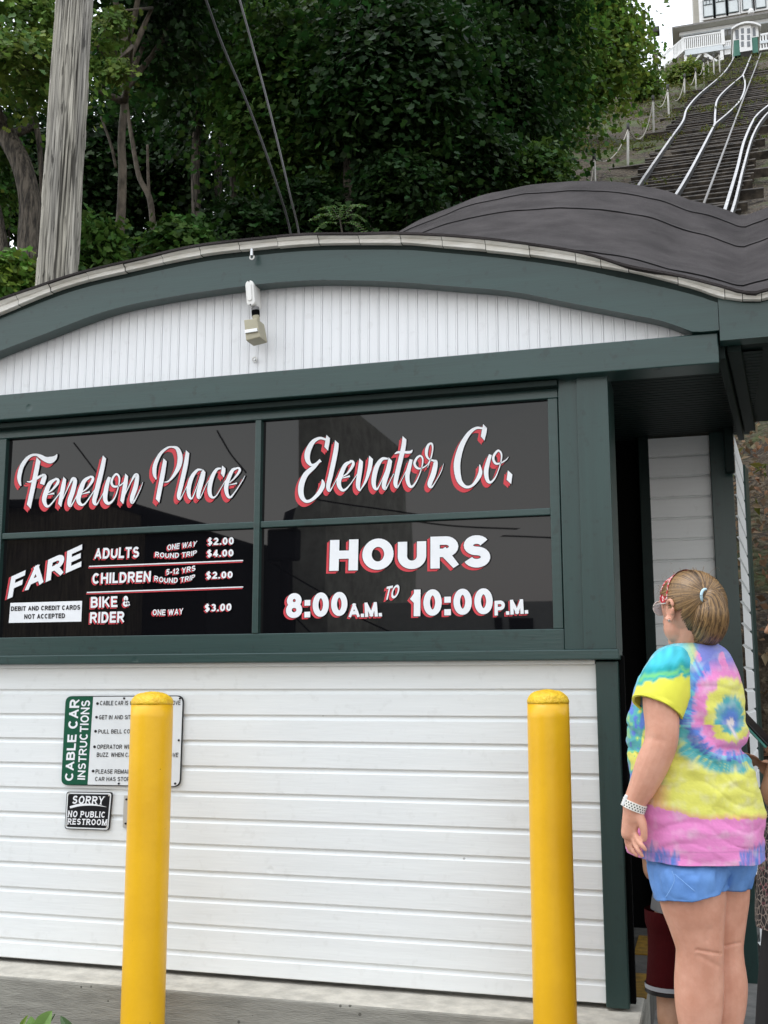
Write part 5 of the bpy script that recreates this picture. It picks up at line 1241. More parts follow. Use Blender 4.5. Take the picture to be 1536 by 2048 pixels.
def fuse(mb, voxel, it=6, fac=.5):
    """grow one continuous skin over the overlapping pieces"""
    me = mb.mesh('tmp'); bm = bmesh.new(); bm.from_mesh(me); bmesh.ops.recalc_face_normals(bm, faces=bm.faces); bm.to_mesh(me); bm.free()
    o = bpy.data.objects.new('tmp', me); col.objects.link(o)
    m = o.modifiers.new('r', 'REMESH'); m.mode = 'VOXEL'; m.voxel_size = voxel; m2 = o.modifiers.new('s', 'SMOOTH'); m2.iterations = it; m2.factor = fac
    dg = bpy.context.evaluated_depsgraph_get(); out = bpy.data.meshes.new_from_object(o.evaluated_get(dg)); bpy.data.objects.remove(o); out.materials.clear(); return out
def loft(slices, n=56, sub=5, power=2.3, close=False):
    """slices: (center Vector, half width, half depth); horizontal superellipse rings"""
    S = smooth_curve([(*c, a, b) for c, a, b in slices], sub); V = []; Fq = []
    for s in S:
        for j in range(n):
            t = 2*math.pi*j/n; ct, st = math.cos(t), math.sin(t); e = 2/power
            V.append((s[0]+s[3]*math.copysign(abs(ct)**e, ct), s[1]+s[4]*math.copysign(abs(st)**e, st), s[2]))
    for i in range(len(S)-1):
        for j in range(n): Fq.append((i*n+j, (i+1)*n+j, (i+1)*n+(j+1) % n, i*n+(j+1) % n))
    return V, Fq
# ---------- the girl in the tie-dye shirt
GYY = 3.35; KP = 3.35/F*1.0
def g3(u, v, d=0.): return px(u, v, GYY+d)
gk = depth_of(g3(1390, 1500))/F
girl = empty('person', (g3(1400, 1500).x, GYY, -.05), 'girl seen from behind in a tie-dye shirt and blue shorts with a low ponytail', 'person')
gd = Vector((-.69, .724, 0)); gl = Vector((-.724, -.69, 0)); gu = Vector((0, 0, 1))
Hc = g3(1384, 1209); AX = (gd, gl, gu)
mb = MB()
ball(mb, Hc, (.098, .080, .096), AX, 24)
ball(mb, Hc+gd*.034-gu*.048, (.062, .061, .080), AX, 22)
ball(mb, Hc+gd*.062-gu*.105, (.030, .034, .026), AX)                   # chin
ball(mb, Hc+gd*.035+gl*.036-gu*.068, (.040, .030, .042), AX)           # cheeks
ball(mb, Hc+gd*.035-gl*.036-gu*.068, (.040, .030, .042), AX)
limb(mb, [(Hc+gd*.093-gu*.012, .010), (Hc+gd*.112-gu*.046, .012)])      # nose
ball(mb, Hc+gd*.096-gu*.078, (.010, .020, .008), AX); ball(mb, Hc+gd*.094-gu*.088, (.010, .017, .008), AX)   # lips
ball(mb, Hc+gd*.088+gu*.012, (.014, .05, .012), AX)                    # brow
limb(mb, [(Hc-gd*.012-gu*.06, .053), (g3(1384, 1290, .02), .055), (g3(1386, 1320, .03), .07)])
# torso under the clothes
for (u, v, r) in ((1398, 1345, (.10, .075, .05)), (1385, 1420, (.125, .10, .09)), (1388, 1540, (.14, .11, .10)), (1395, 1650, (.15, .12, .10)), (1405, 1720, (.125, .11, .08))):
    ball(mb, g3(u, v, .03), r)
limb(mb, [(g3(1328, 1345, -.06), .046), (g3(1321, 1395, -.13), .050), (g3(1324, 1450, -.15), .0475), (g3(1321, 1488, -.155), .0455), (g3(1304, 1530, -.15), .0455), (g3(1286, 1572, -.145), .0385), (g3(1269, 1606, -.14), .0305), (g3(1266, 1622, -.14), .029)])
limb(mb, [(g3(1432, 1352, .12), .052), (g3(1430, 1430, .22), .046), (g3(1425, 1490, .26), .044), (g3(1390, 1500, .36), .04), (g3(1345, 1485, .44), .03)])
ball(mb, g3(1330, 1480, .46), (.05, .02, .04))
for k in range(4): limb(mb, [(g3(1320-4*k, 1476+6*k, .46), .009), (g3(1296-2*k, 1484+7*k, .46), .008), (g3(1300, 1500+5*k, .47), .007)], 10)
limb(mb, [(g3(1325, 1470, .45), .011), (g3(1308, 1455, .44), .009)], 10)
# legs down to the ground
def leg(pts): limb(mb, [(g3(u, v, d), r) for u, v, d, r in pts], 22)
leg([(1382, 1735, -.0, .088), (1385, 1794, -.03, .0925), (1393, 1850, -.03, .077), (1399, 1893, -.03, .066), (1399, 1922, -.025, .0655), (1398, 1965, -.02, .0675), (1398, 2010, -.02, .065), (1399, 2060, -.02, .055), (1399, 2120, -.02, .040), (1399, 2175, -.02, .036), (1399, 2215, -.02, .038)])
leg([(1438, 1735, .10, .086), (1436, 1794, .11, .088), (1439, 1850, .11, .074), (1442, 1893, .11, .063), (1444, 1922, .11, .063), (1447, 1965, .11, .067), (1446, 2010, .11, .064), (1444, 2060, .11, .053), (1443, 2120, .11, .039), (1442, 2170, .11, .035), (1442, 2205, .11, .037)])
for u, v, d in ((1399, 2222, -.02), (1442, 2212, .11)):
    e = g3(u, v, d); e.z = -.02; limb(mb, [(e, .036), (e+gd*.09-gu*.002, .034), (e+gd*.17-gu*.008, .024)])
# hand: palm, four fingers, thumb
zh = ((1240, 1580), 12.8)
def h3(x, y, d=-.14): return g3(1240+x/12.8, 1580+y/12.8, d)
limb(mb, [(h3(335, 560), .027), (h3(310, 760), .0245), (h3(285, 980), .0165)]); limb(mb, [(h3(270, 600), .022), (h3(230, 850), .020), (h3(195, 1120), .0185)]); limb(mb, [(h3(400, 620), .022), (h3(370, 850, -.145), .015), (h3(335, 1120, -.145), .0105)])
ball(mb, h3(250, 1090), (.0175, .015, .022))
limb(mb, [(h3(470, 700, -.15), .018), (h3(565, 850, -.158), .0135), (h3(612, 1040, -.162), .0104), (h3(622, 1180, -.160), .0098), (h3(618, 1262, -.157), .0082)], 12)
for pts in ([(405, 1150, -.150), (470, 1310, -.164), (570, 1430, -.172), (652, 1530, -.170)], [(335, 1190, -.143), (390, 1400, -.156), (480, 1550, -.166), (568, 1690, -.166)], [(255, 1190, -.132), (290, 1430, -.138), (350, 1570, -.148), (440, 1680, -.152)], [(175, 1170, -.122), (185, 1360, -.120), (235, 1490, -.124), (320, 1600, -.130)]):
    limb(mb, [(h3(*p), r) for p, r in zip(pts, (.0090, .0074, .0068, .0056))], 12)
bme = fuse(mb, .0032, 4, .5)
for vx in bme.vertices:                                     # knee creases, elbow dimple
    u, v = project(vx.co)
    if vx.co.y > GYY-.0 and u < 1446: continue
    for (u0, v0), (u1, v1), dp, wd_ in (((1394, 1900), (1441, 1908), .0055, 3.0), ((1450, 1892), (1479, 1886), .0045, 3.0), ((1300, 1476), (1326, 1482), .0018, 8.0), ((1398, 1912), (1438, 1934), .003, 6.0), ((1415, 1880), (1420, 1860), .003, 7)):
        t = max(0, min(1, ((u-u0)*(u1-u0)+(v-v0)*(v1-v0))/((u1-u0)**2+(v1-v0)**2))); d2 = math.hypot(u-u0-t*(u1-u0), v-v0-t*(v1-v0))
        if d2 < wd_*3: vx.co.y += dp*math.exp(-(d2/wd_)**2)
link('body', bme, M['skin'], girl, smooth=True)
# ear
mb = MB(); ec = Hc+gl*.083-gd*.004-gu*.022
E_ = [(gd*.016*math.cos(t)-gd*.006*math.sin(t)+gu*.031*math.sin(t))*(1.0 if math.sin(t) > -.2 else .8)+gl*(.010 if abs(math.cos(t)) < .6 or math.cos(t) < 0 else .002) for t in np.linspace(-2.0, 3.6, 18)]
mb.tube([tuple(ec+p) for p in E_], [.0055]*18, 8); ball(mb, ec+gl*.001, (.015, .006, .026), AX, 14); ball(mb, ec-gu*.027+gd*.003+gl*.004, (.008, .005, .008), AX, 10)
link('ear', fuse(mb, .0022, 4), M['skin'], girl, smooth=True)
MB().tube([tuple(ec-gu*.027+gl*.009), tuple(ec-gu*.027+gl*.013)], .0028, 8).build('earring', M['chrome'], girl, smooth=True)
# finger nails: thumb only would be hidden; index tip
# glasses
mb = MB(); gc = Hc+gd*.098+gl*.034-gu*.006
mb.tube([tuple(gc+gl*.024*math.cos(t)+gu*.021*math.sin(t)+gd*.004) for t in np.linspace(0, 2*math.pi, 20)], .0016, 6)
gc2 = Hc+gd*.098-gl*.034-gu*.006
mb.tube([tuple(gc2+gl*.024*math.cos(t)+gu*.021*math.sin(t)+gd*.004) for t in np.linspace(0, 2*math.pi, 20)], .0016, 6)
mb.tube([tuple(gc+gl*.024+gd*.004+gu*.004), tuple(Hc+gd*.06+gl*.079+gu*.002), tuple(ec+gu*.024+gl*.004)], .0016, 6); mb.tube([tuple(gc-gl*.024+gd*.004), tuple(gc2+gl*.024+gd*.004)], .0016, 6)
mb.build_raw('glasses', mat('clear_frame', (.55, .50, .46), .25, spec=.6), girl, smooth=True)
mb = MB(); mb.add([tuple(gc+gl*.023*math.cos(t)+gu*.020*math.sin(t)+gd*.0045) for t in np.linspace(0, 2*math.pi, 17)[:-1]], [tuple(range(16))]); mb.build_raw('lens', flat('lens', (.55, .57, .60), .1), girl)

# shirt -------------------------------------------------------------
PAL = {k: lin(*v) for k, v in dict(white=(240, 225, 225), yellow=(238, 234, 84), pink=(240, 128, 200), blue=(58, 116, 214), teal=(38, 172, 176), cyan=(78, 208, 226), lilac=(196, 150, 226), orange=(240, 170, 110), green=(120, 205, 130), dblue=(40, 92, 190)).items()}
def ramp(r, stops):
    if r <= stops[0][0]: return PAL[stops[0][1]]
    for (a, ca), (b, cb_) in zip(stops[:-1], stops[1:]):
        if r < b: t = (r-a)/(b-a); t = t*t*(3-2*t); return PAL[ca]*(1-t)+PAL[cb_]*t
    return PAL[stops[-1][1]]
RING = [(0, 'white'), (1, 'white'), (5, 'blue'), (20, 'teal'), (26, 'yellow'), (36, 'yellow'), (42, 'pink'), (53, 'pink'), (57, 'lilac'), (61, 'blue'), (70, 'blue'), (77, 'dblue'), (83, 'teal'), (100, 'teal'), (114, 'yellow'), (240, 'yellow')]
def nz(*a): return noise.noise(a)
def tiedye(u, v, sleeve=False):
    if sleeve:
        q = v + .18*(u-1320) + 7*nz(u*.06, v*.012, 3) + 9*nz(u*.12, v*.02, 7)
        c = ramp(q, [(1290, 'cyan'), (1325, 'cyan'), (1340, 'teal'), (1350, 'green'), (1357, 'teal'), (1364, 'yellow'), (1500, 'yellow')])
        s = nz(u*.05, v*.02, 11)
        if q < 1345: c = c*(.88+.30*nz(u*.09, v*.04, 1)) + PAL['blue']*max(0, s)*.35
        return c
    dx, dy = u-1464, v-1450; ang = math.atan2(dy, dx); sy = .43 if dy < 0 else 1.06
    r = math.hypot(dx*(.80 if dx < 0 else 1.0), dy*sy)
    spoke = nz(ang*5.5, r*.012, 2)+.6*nz(ang*13, r*.02, 5)
    rr = r + spoke*min(9, 2+r*.11) + 1.6*nz(u*.25, v*.25, 61) + 3.2*ang*.6
    c = ramp(max(0, rr), RING)
    if r > 50: 
        k = max(0, nz(ang*12, r*.025, 21)-.05)*2.6+max(0, nz(ang*26, r*.02, 23)-.1)*1.5; c = c*(1-min(.8, k))+PAL['pink' if r < 66 else ('cyan' if r < 82 else 'yellow')]*min(.8, k)
    # streak of undyed cloth through the centre
    d = abs((dx)*.88-(dy)*.47+4)/1; l = dx*.47+dy*.88
    if -18 < l < 36: k = math.exp(-(d/3.2)**2)*min(1, (l+18)/14)*min(1, (36-l)/14); c = c*(1-k)+PAL['white']*k
    # left front: mottled
    if u < 1335 and v < 1575:
        w_ = min(1, max(0, (1335-u)/45)); q = nz(u*.05, v*.03, 30)+.6*nz(u*.11, v*.07, 31)
        m_ = PAL['blue'] if q < -.18 else (PAL['teal'] if q < .12 else (PAL['green'] if q < .25 else PAL['yellow'])); 
        if v < 1410: m_ = m_*.6+PAL['lilac']*.4
        c = c*(1-w_)+m_*w_
    # shoulder: turquoise
    k = min(1, max(0, (1392-u)/30))*min(1, max(0, (1400-v)/40)); c = c*(1-k)+PAL['cyan']*(.9+.3*nz(u*.06, v*.05, 4))*k
    if v < 1345 and u > 1385: k = min(1, (1345-v)/30)*min(1, (u-1385)/15); q = nz(u*.05, v*.03, 14); c = c*(1-k)+(PAL['blue']*.75+PAL['lilac']*.25 if q < .2 else PAL['pink'])*k
    # bands below the ring
    yb_ = 1574 + 6*nz(u*.02, 1, 1) + 12*max(0, nz(u*.10, 4, 4)) - .03*(u-1400)
    if v > yb_-8: k = min(1, (v-yb_+8)/12); c = c*(1-k)+PAL['yellow']*k
    pb_ = 1636 + 5*nz(u*.03, 2, 2) - max(0, 1400-u)*.28 + 5*nz(u*.14, v*.01, 6)
    if v > pb_-10:
        k = min(1, (v-pb_+10)/12); t = PAL['orange'] if v < pb_+2 else PAL['pink']; c = c*(1-k)+t*k
    if u < 1345 and 1570 < v < pb_: k = min(.8, (1345-u)/35); c = c*(1-k)+PAL['orange']*k
    for (a, b) in ((1290, 1358), (1486, 1530)):
        if a-6 < u < b:
            e = 1692+16*nz(u*.13, 3, 3)+8*nz(u*.4, 5, 3)+((u-a)/(b-a)*16 if a < 1400 else (b-u)/(b-a)*16-4)
            if v > e-6: k = min(1, (v-e+6)/10)*(.8+.7*nz(u*.3, v*.02, 9)); k = max(0, min(1, k)); c = c*(1-k)+PAL['blue']*k
    if 1702.5 < v < 1705.5: c = c*.82
    f_ = max(0, nz(u*.035, v*.05, 50)+.5*nz(u*.12, v*.09, 51))*.45; c = c*(1-f_)+np.array([.86, .80, .78])*f_; c = c*.88+.09
    return c*(1+.09*nz(u*.3, v*.3, 40)+.05*nz(u*.02, v*.25, 41))
def folds(V, amp, f=(9, 9, 26), seed=0):
    out = []
    for p in V:
        x, y, z = p; k = nz(x*f[0]+seed, y*f[1], z*f[2]+.8*nz(x*5, z*5, seed))+.5*nz(x*f[0]*2.3+seed, y*f[1]*2, z*f[2]*1.9); out.append(k*amp)
    return out
sl = [(1287, 1347, 1430, .060), (1292, 1330, 1441, .082), (1302, 1312, 1453, .102), (1326, 1294, 1468, .122), (1360, 1277, 1482, .14), (1400, 1262, 1487, .15), (1440, 1254, 1489, .158), (1475, 1255, 1489, .157), (1496, 1257, 1486, .153), (1512, 1257, 1492, .155), (1540, 1258, 1504, .162), (1575, 1258, 1514, .168), (1620, 1258, 1520, .172), (1665, 1259, 1523, .175), (1700, 1260, 1525, .178), (1713, 1262, 1526, .178)]
S_ = []
for v, a, b, d in sl:
    c = g3((a+b)/2, v, .02); S_.append((tuple(c), (b-a)/2*gk, d))
V, Fq = loft(S_, 250, 16, 2.25); n = 250
fd_ = folds(V, .0075, (7, 7, 20)); V2 = []
for i, (p, k) in enumerate(zip(V, fd_)):
    j = i % n; t = 2*math.pi*j/n; u, v = project(p); a = min(1, max(0, (v-1300)/60))
    # drapes: waist crease, gathered cloth under the arm, scalloped hem
    w_ = -.009*math.exp(-((v-1500-.10*(u-1487))/9)**2)*max(0, min(1, (u-1400)/70)) + .006*math.exp(-((v-1517-.1*(u-1487))/10)**2)*max(0, min(1, (u-1380)/70))
    dg_ = .006*math.sin((v-1.25*(u-1360))*.085)*math.exp(-((u-1400)/55)**2)*math.exp(-((v-1480)/75)**2)
    hm = .010*nz(math.cos(t)*3.2, math.sin(t)*3.2, v*.002)*max(0, (v-1560)/150)
    rg_ = .0035*(1-abs(nz(p[0]*6+7, p[1]*6, p[2]*11+2*nz(p[0]*4, 2, p[2]*4))))**5 - .0035*(1-abs(nz(p[0]*4+17, p[1]*5, p[2]*15+1.6*nz(p[0]*5, 8, p[2]*3))))**6
    q = k*a+w_+dg_+hm+rg_*a; V2.append((p[0]+math.cos(t)*q, p[1]+math.sin(t)*q, p[2]+ (.006*nz(math.cos(t)*2, math.sin(t)*2, 3) if v > 1695 else 0) - (.012*max(0, (1300-u)/45)*-1 if v > 1690 and u < 1300 else 0)))
Vs = V2; Fs = list(Fq); base = len(Vs)
# rolled hem at the bottom and the collar
last = [base-n+j for j in range(n)]
Vs += [(Vs[i][0]*.985+S_[-1][0][0]*.015, Vs[i][1]*.985+S_[-1][0][1]*.015, Vs[i][2]+.004) for i in last]
Fs += [(base-n+j, base+j, base+(j+1) % n, base-n+(j+1) % n) for j in range(n)]
flag = [0]*len(Vs)
# sleeves
def sleeve(cs, nn=64, seed=0):
    C = smooth_curve([(*g3(u, v, d), r*gk, r2*gk) for u, v, d, r, r2 in cs], 9); b0 = len(Vs); k = len(C)
    for i, c in enumerate(C):
        p = Vector(c[:3]); d = (Vector(C[min(i+1, k-1)][:3])-Vector(C[max(i-1, 0)][:3])).normalized(); e1 = d.cross(Vector((0, 1, 0))).normalized(); e2 = d.cross(e1)
        for j in range(nn):
            t = 2*math.pi*j/nn; q = 1+.045*nz(math.cos(t)*2+seed, math.sin(t)*2, i*.12)+.02*nz(math.cos(t)*5, math.sin(t)*5, i*.3+seed)
            Vs.append(tuple(p+e1*math.cos(t)*c[3]*q+e2*math.sin(t)*c[4]*q)); flag.append(1)
    for i in range(k-1):
        for j in range(nn): Fs.append((b0+i*nn+j, b0+i*nn+(j+1) % nn, b0+(i+1)*nn+(j+1) % nn, b0+(i+1)*nn+j))
    b1 = len(Vs); c = Vector(C[-1][:3])
    for j in range(nn):                                   # turned hem inside the opening
        p = Vector(Vs[b0+(k-1)*nn+j]); Vs.append(tuple(p.lerp(c, .07))); flag.append(1)
    for j in range(nn):
        p = Vector(Vs[b0+(k-3)*nn+j]); Vs.append(tuple(p.lerp(Vector(C[-3][:3]), .10))); flag.append(1)
    for j in range(nn): Fs.append((b0+(k-1)*nn+j, b0+(k-1)*nn+(j+1) % nn, b1+(j+1) % nn, b1+j)); Fs.append((b1+j, b1+(j+1) % nn, b1+nn+(j+1) % nn, b1+nn+j))
sleeve([(1362, 1316, -.02, 22, 34), (1350, 1329, -.045, 38, 46), (1339, 1350, -.08, 48, 50), (1328, 1384, -.112, 52, 51), (1316.5, 1412, -.133, 51, 50), (1314, 1418, -.137, 51.5, 50)], seed=2)
sleeve([(1425, 1318, .09, 28, 40), (1432, 1345, .14, 42, 44), (1432, 1385, .20, 44, 46), (1430, 1425, .23, 44, 46)], seed=5)
me = bpy.data.meshes.new('shirt'); me.from_pydata(Vs, [], Fs); CC = np.zeros((len(Vs), 3))
for i, p in enumerate(Vs):
    u, v = project(p); CC[i] = tiedye(u, v, flag[i])
set_vcol(me, np.clip(CC*.80, .01, .95))
link('shirt', me, vcmat('tie_dye_cotton', .85, .2, bump=.3, bscale=420, sheen=.1, bdist=.002), girl, smooth=True)
# sleeve hem and bottom hem stitching
M['stitch'] = flat('stitching', (.70, .72, .35), .8)
# shorts ---------------------------------------------------------------
M['shorts'] = mat('blue_shorts', (.10, .25, .60), .65, var=.08, scale=14, bump=.25, bscale=60, bdist=.004, rgb2=(.14, .31, .68), stretch=(1, 1, 1))
Vs, Fs = [], []
def shortleg(sl, hem, seed):
    S = [(tuple(g3((a+b)/2, v, d)), (b-a)/2*gk, dp) for v, a, b, d, dp in sl]; V, Fq = loft(S, 90, 8, 2.2); b0 = len(Vs); k = len(V)//90; out = []
    for i, p in enumerate(V):
        row, j = divmod(i, 90); t = 2*math.pi*j/90; f = row/(k-1); ct = math.cos(t)
        q = .008*nz(ct*4+seed, math.sin(t)*4, row*.06)+.005*nz(ct*9, math.sin(t)*9+seed, row*.10) - .004*(1-abs(nz(ct*3+seed+4, math.sin(t)*3, row*.05)))**6
        dz = hem(ct, math.sin(t))*max(0, f-.4)/.6
        out.append((p[0]+ct*q, p[1]+math.sin(t)*q, p[2]+dz))
    rim = [(x+(S[-1][0][0]-x)*.03, y+(S[-1][0][1]-y)*.03, z+.004) for x, y, z in out[-90:]]; out += rim; k += 1
    Vs.extend(out)
    for i in range(k-1):
        for j in range(90): Fs.append((b0+i*90+j, b0+(i+1)*90+j, b0+(i+1)*90+(j+1) % 90, b0+i*90+(j+1) % 90))
shortleg([(1680, 1300, 1470, .02, .140), (1708, 1299, 1468, .01, .148), (1725, 1298, 1466, -.005, .150), (1745, 1301, 1460, -.02, .144), (1770, 1307, 1454, -.025, .134), (1788, 1314, 1450, -.03, .128)], lambda c, s: .022*c if c > 0 else -.018*(-c)**3, 1)
shortleg([(1680, 1390, 1514, .05, .145), (1715, 1385, 1512, .06, .155), (1740, 1382, 1507, .075, .15), (1765, 1390, 1499, .09, .135)], lambda c, s: -.008*c, 7)
me = bpy.data.meshes.new('shorts'); me.from_pydata(Vs, [], Fs); link('shorts', me, M['shorts'], girl, smooth=True)
mb = MB()
for pts in (((1344,1742),(1349,1760),(1340,1780),(1331,1795)), ((1349,1748),(1370,1766),(1390,1783))):
    P = [g3(u, v, -.176+.00025*abs(u-1385)) for u, v in pts]; mb.tube(smooth_curve([tuple(p) for p in P], 5), .0012, 5)
mb.build_raw('shorts_piping', flat('piping', (.20, .38, .72), .7), girl, smooth=True)
# watch ------------------------------------------------------------------
wt = g3(1268, 1611, -.14); wd = (g3(1265, 1622, -.14)-g3(1276, 1592, -.14)).normalized(); e1 = wd.cross(Vector((0, 1, 0))).normalized(); e2 = wd.cross(e1)
mb = MB(); A = []; N_ = 48
for t_ in np.linspace(0, 2*math.pi, N_+1)[:-1]:
    rdir = e1*math.cos(t_)+e2*math.sin(t_); A.append((wt+rdir*.0345, rdir))
up_, dn_ = [tuple(p-wd*.011) for p, _ in A], [tuple(p+wd*.011) for p, _ in A]
for k in range(N_): 
    b0 = len(mb.v); mb.add([up_[k], up_[(k+1) % N_], dn_[(k+1) % N_], dn_[k]], [(0, 1, 2, 3)])
    mb.add([up_[k], up_[(k+1) % N_], tuple(Vector(up_[(k+1) % N_])-A[(k+1) % N_][1]*.004), tuple(Vector(up_[k])-A[k][1]*.004)], [(0, 1, 2, 3)]); mb.add([dn_[k], dn_[(k+1) % N_], tuple(Vector(dn_[(k+1) % N_])-A[(k+1) % N_][1]*.004), tuple(Vector(dn_[k])-A[k][1]*.004)], [(0, 1, 2, 3)])
for k in range(26):                                        # round holes of the sports band
    for row in (-1, 0, 1):
        t_ = 2*math.pi*(k+.5*(row % 2))/26; rdir = e1*math.cos(t_)+e2*math.sin(t_); c = wt+rdir*.0348+wd*(.0062*row); tg = rdir.cross(wd)
        mb.add([tuple(c+(tg*math.cos(a)+wd*math.sin(a))*.0021) for a in np.linspace(0, 2*math.pi, 9)[:-1]], [tuple(range(8))], 1)
band = mb.build_raw('watch_band', [flat('watch_band', (.70, .68, .62), .5), M['sign_black']], girl)
c = wt-e1*.040; c = g3(1250, 1600, -.15); mb = MB(); mb.beam(c-wd*.016, c+wd*.016, .010, .030, up=(0, 1, 0)); mb.build('watch_case', flat('watch_case', (.75, .75, .74), .3), girl, bevel=.003)
# hair --------------------------------------------------------------------
M['hair'] = vcmat('brown_hair', .42, .45)
Tp = g3(1408, 1190, -.086)
def hd_(q): return Vector((q.dot(gd), q.dot(gl), q.dot(gu)))
RX = (.106, .088, .0985)
def on_head(d, k=1.0): return Hc + gd*(d.x*RX[0]*k) + gl*(d.y*RX[1]*k) + gu*(d.z*RX[2]*k)
Tl = Tp-Hc; Td = Vector((Tl.dot(gd)/RX[0], Tl.dot(gl)/RX[1], Tl.dot(gu)/RX[2])).normalized()
mb = MB(); ball(mb, Hc, tuple(r*.985 for r in RX), AX, 40)
V = [Vector(v) for v in mb.v]; keepf = []
def inhair(p):
    q = p-Hc; x, y, z = q.dot(gd)/RX[0], q.dot(gl)/RX[1], q.dot(gu)/RX[2]
    return (x < .52+.0*z if z > .30 else (x < .10+.9*max(0, z-.02) if z > -.25 else x < -.32+.5*(z+.25)*-.3)) and z > -.86
mb.f = [f for f in mb.f if all(inhair(V[i]) for i in f)]; mb.m = [0]*len(mb.f)
pc = [(1409, 1191, 13), (1420, 1197, 22), (1424, 1215, 28), (1422, 1240, 32), (1414, 1262, 31), (1402, 1278, 22), (1388, 1285, 8)]
Pc = [(g3(u, v, -.085+.012*i if i > 3 else -.09+.002*i), r*gk) for i, (u, v, r) in enumerate(pc)]
C = smooth_curve([(*p, r) for p, r in Pc], 8); mb.tube([c[:3] for c in C], [c[3]*.92 for c in C], 22)
capm = mb.mesh('hair'); set_vcol(capm, np.tile(np.array([[.045, .026, .012]]), (len(capm.vertices), 1)))
link('hair', capm, M['hair'], girl, smooth=True)
sv, sf, scol = [], [], []
def strand(pts, wid, c0, normal):
    b0 = len(sv); k = len(pts)
    for i, p in enumerate(pts):
        d = (pts[min(i+1, k-1)]-pts[max(i-1, 0)]); nn = normal(p); s = d.cross(nn)
        s = s.normalized() if s.length > 1e-7 else Vector((1, 0, 0)); w_ = wid*(1 if 0 < i < k-1 else .4)
        sv.append(tuple(p-s*w_/2)); sv.append(tuple(p+nn*w_*.25)); sv.append(tuple(p+s*w_/2)); scol.extend([c0]*3)
    for i in range(k-1):
        a = b0+3*i; sf.append((a, a+1, a+4, a+3)); sf.append((a+1, a+2, a+5, a+4))
def hcol(): 
    t = random.random(); return tuple(np.array([.060, .030, .011])*(1-t)+np.array([.30, .175, .068])*t)
for i in range(1500):
    z = random.uniform(-.85, 1.0)
    if z > .30: x = random.uniform(.35, .54)
    elif z > -.25: x = random.uniform(-.1, .10+.9*max(0, z-.02))
    else: x = random.uniform(-.55, -.30)
    if random.random() < .35: x = random.uniform(-.9, x)
    rem = 1-z*z-x*x
    if rem < 0: continue
    s = Vector((x, math.sqrt(rem)*(1 if random.random() < .72 else -1), z)).normalized()
    om = math.acos(max(-1, min(1, s.dot(Td)))); 
    if om < .12 or om > 2.7: continue
    pts = []; lift = random.uniform(1.0, 1.022); sag = random.uniform(-.05, .12); N_ = 12
    for k in range(N_+1):
        f = k/N_; d = (s*math.sin((1-f)*om)+Td*math.sin(f*om))/math.sin(om)
        d = Vector((d.x, d.y, d.z-sag*math.sin(f*math.pi)*(.6 if s.z < .3 else .15))).normalized()
        pts.append(on_head(d, lift+.012*math.sin(f*math.pi)))
    strand(pts, random.uniform(.0022, .0042), hcol(), lambda p: (p-Hc).normalized())
cen = [Vector(c[:3]) for c in C]; crr = [c[3] for c in C]
for i in range(900):
    a = random.uniform(0, 2*math.pi); rr = random.uniform(.9, 1.06); pts = []; end = random.uniform(.72, 1.0); ph = random.uniform(-.5, .5)
    for k in range(15):
        f = k/14*end*(len(cen)-1); q = int(f); q2 = min(q+1, len(cen)-1); t = f-q; c = cen[q].lerp(cen[q2], t); r = crr[q]*(1-t)+crr[q2]*t
        d = (cen[q2]-cen[max(q-1, 0)]).normalized(); e1 = d.cross(Vector((0, 1, 0))).normalized(); e2 = d.cross(e1)
        pts.append(c+(e1*math.cos(a+ph*f/30)+e2*math.sin(a+ph*f/30))*r*rr)
    cc = lambda p: (p-cen[min(range(len(cen)), key=lambda i_: (cen[i_]-p).length)]).normalized()
    strand(pts, random.uniform(.002, .004), hcol(), cc)
for i in range(60):                                        # loose wisps: curls at the temple, flyaways
    if i < 26:
        b = g3(1318+random.uniform(-6, 16), 1190+random.uniform(-22, 22), -.02); R_ = random.uniform(.006, .013); o = random.uniform(0, 6)
        pts = [b+Vector((R_*math.cos(o+t), R_*.4*math.sin(o+2*t), R_*math.sin(o+t)-.002*t)) for t in np.linspace(0, 4.4, 12)]
    else:
        a = random.uniform(0, math.pi); s = Vector((random.uniform(-.9, .3), random.uniform(-.2, .9), random.uniform(.1, 1))).normalized(); b = on_head(s, 1.0); o = (b-Hc).normalized()
        e = Vector(rng.normal(size=3))*.012; pts = [b+o*(.018*math.sin(t*2.2))+e*t+gu*(-.01*t*t) for t in np.linspace(0, 1.3, 9)]
    strand(pts, .0009, (.22, .13, .06), lambda p: (p-Hc).normalized())
me = bpy.data.meshes.new('hair_strands'); me.from_pydata(sv, [], sf); set_vcol(me, np.array(scol)); link('hair_strands', me, M['hair'], girl, smooth=True)
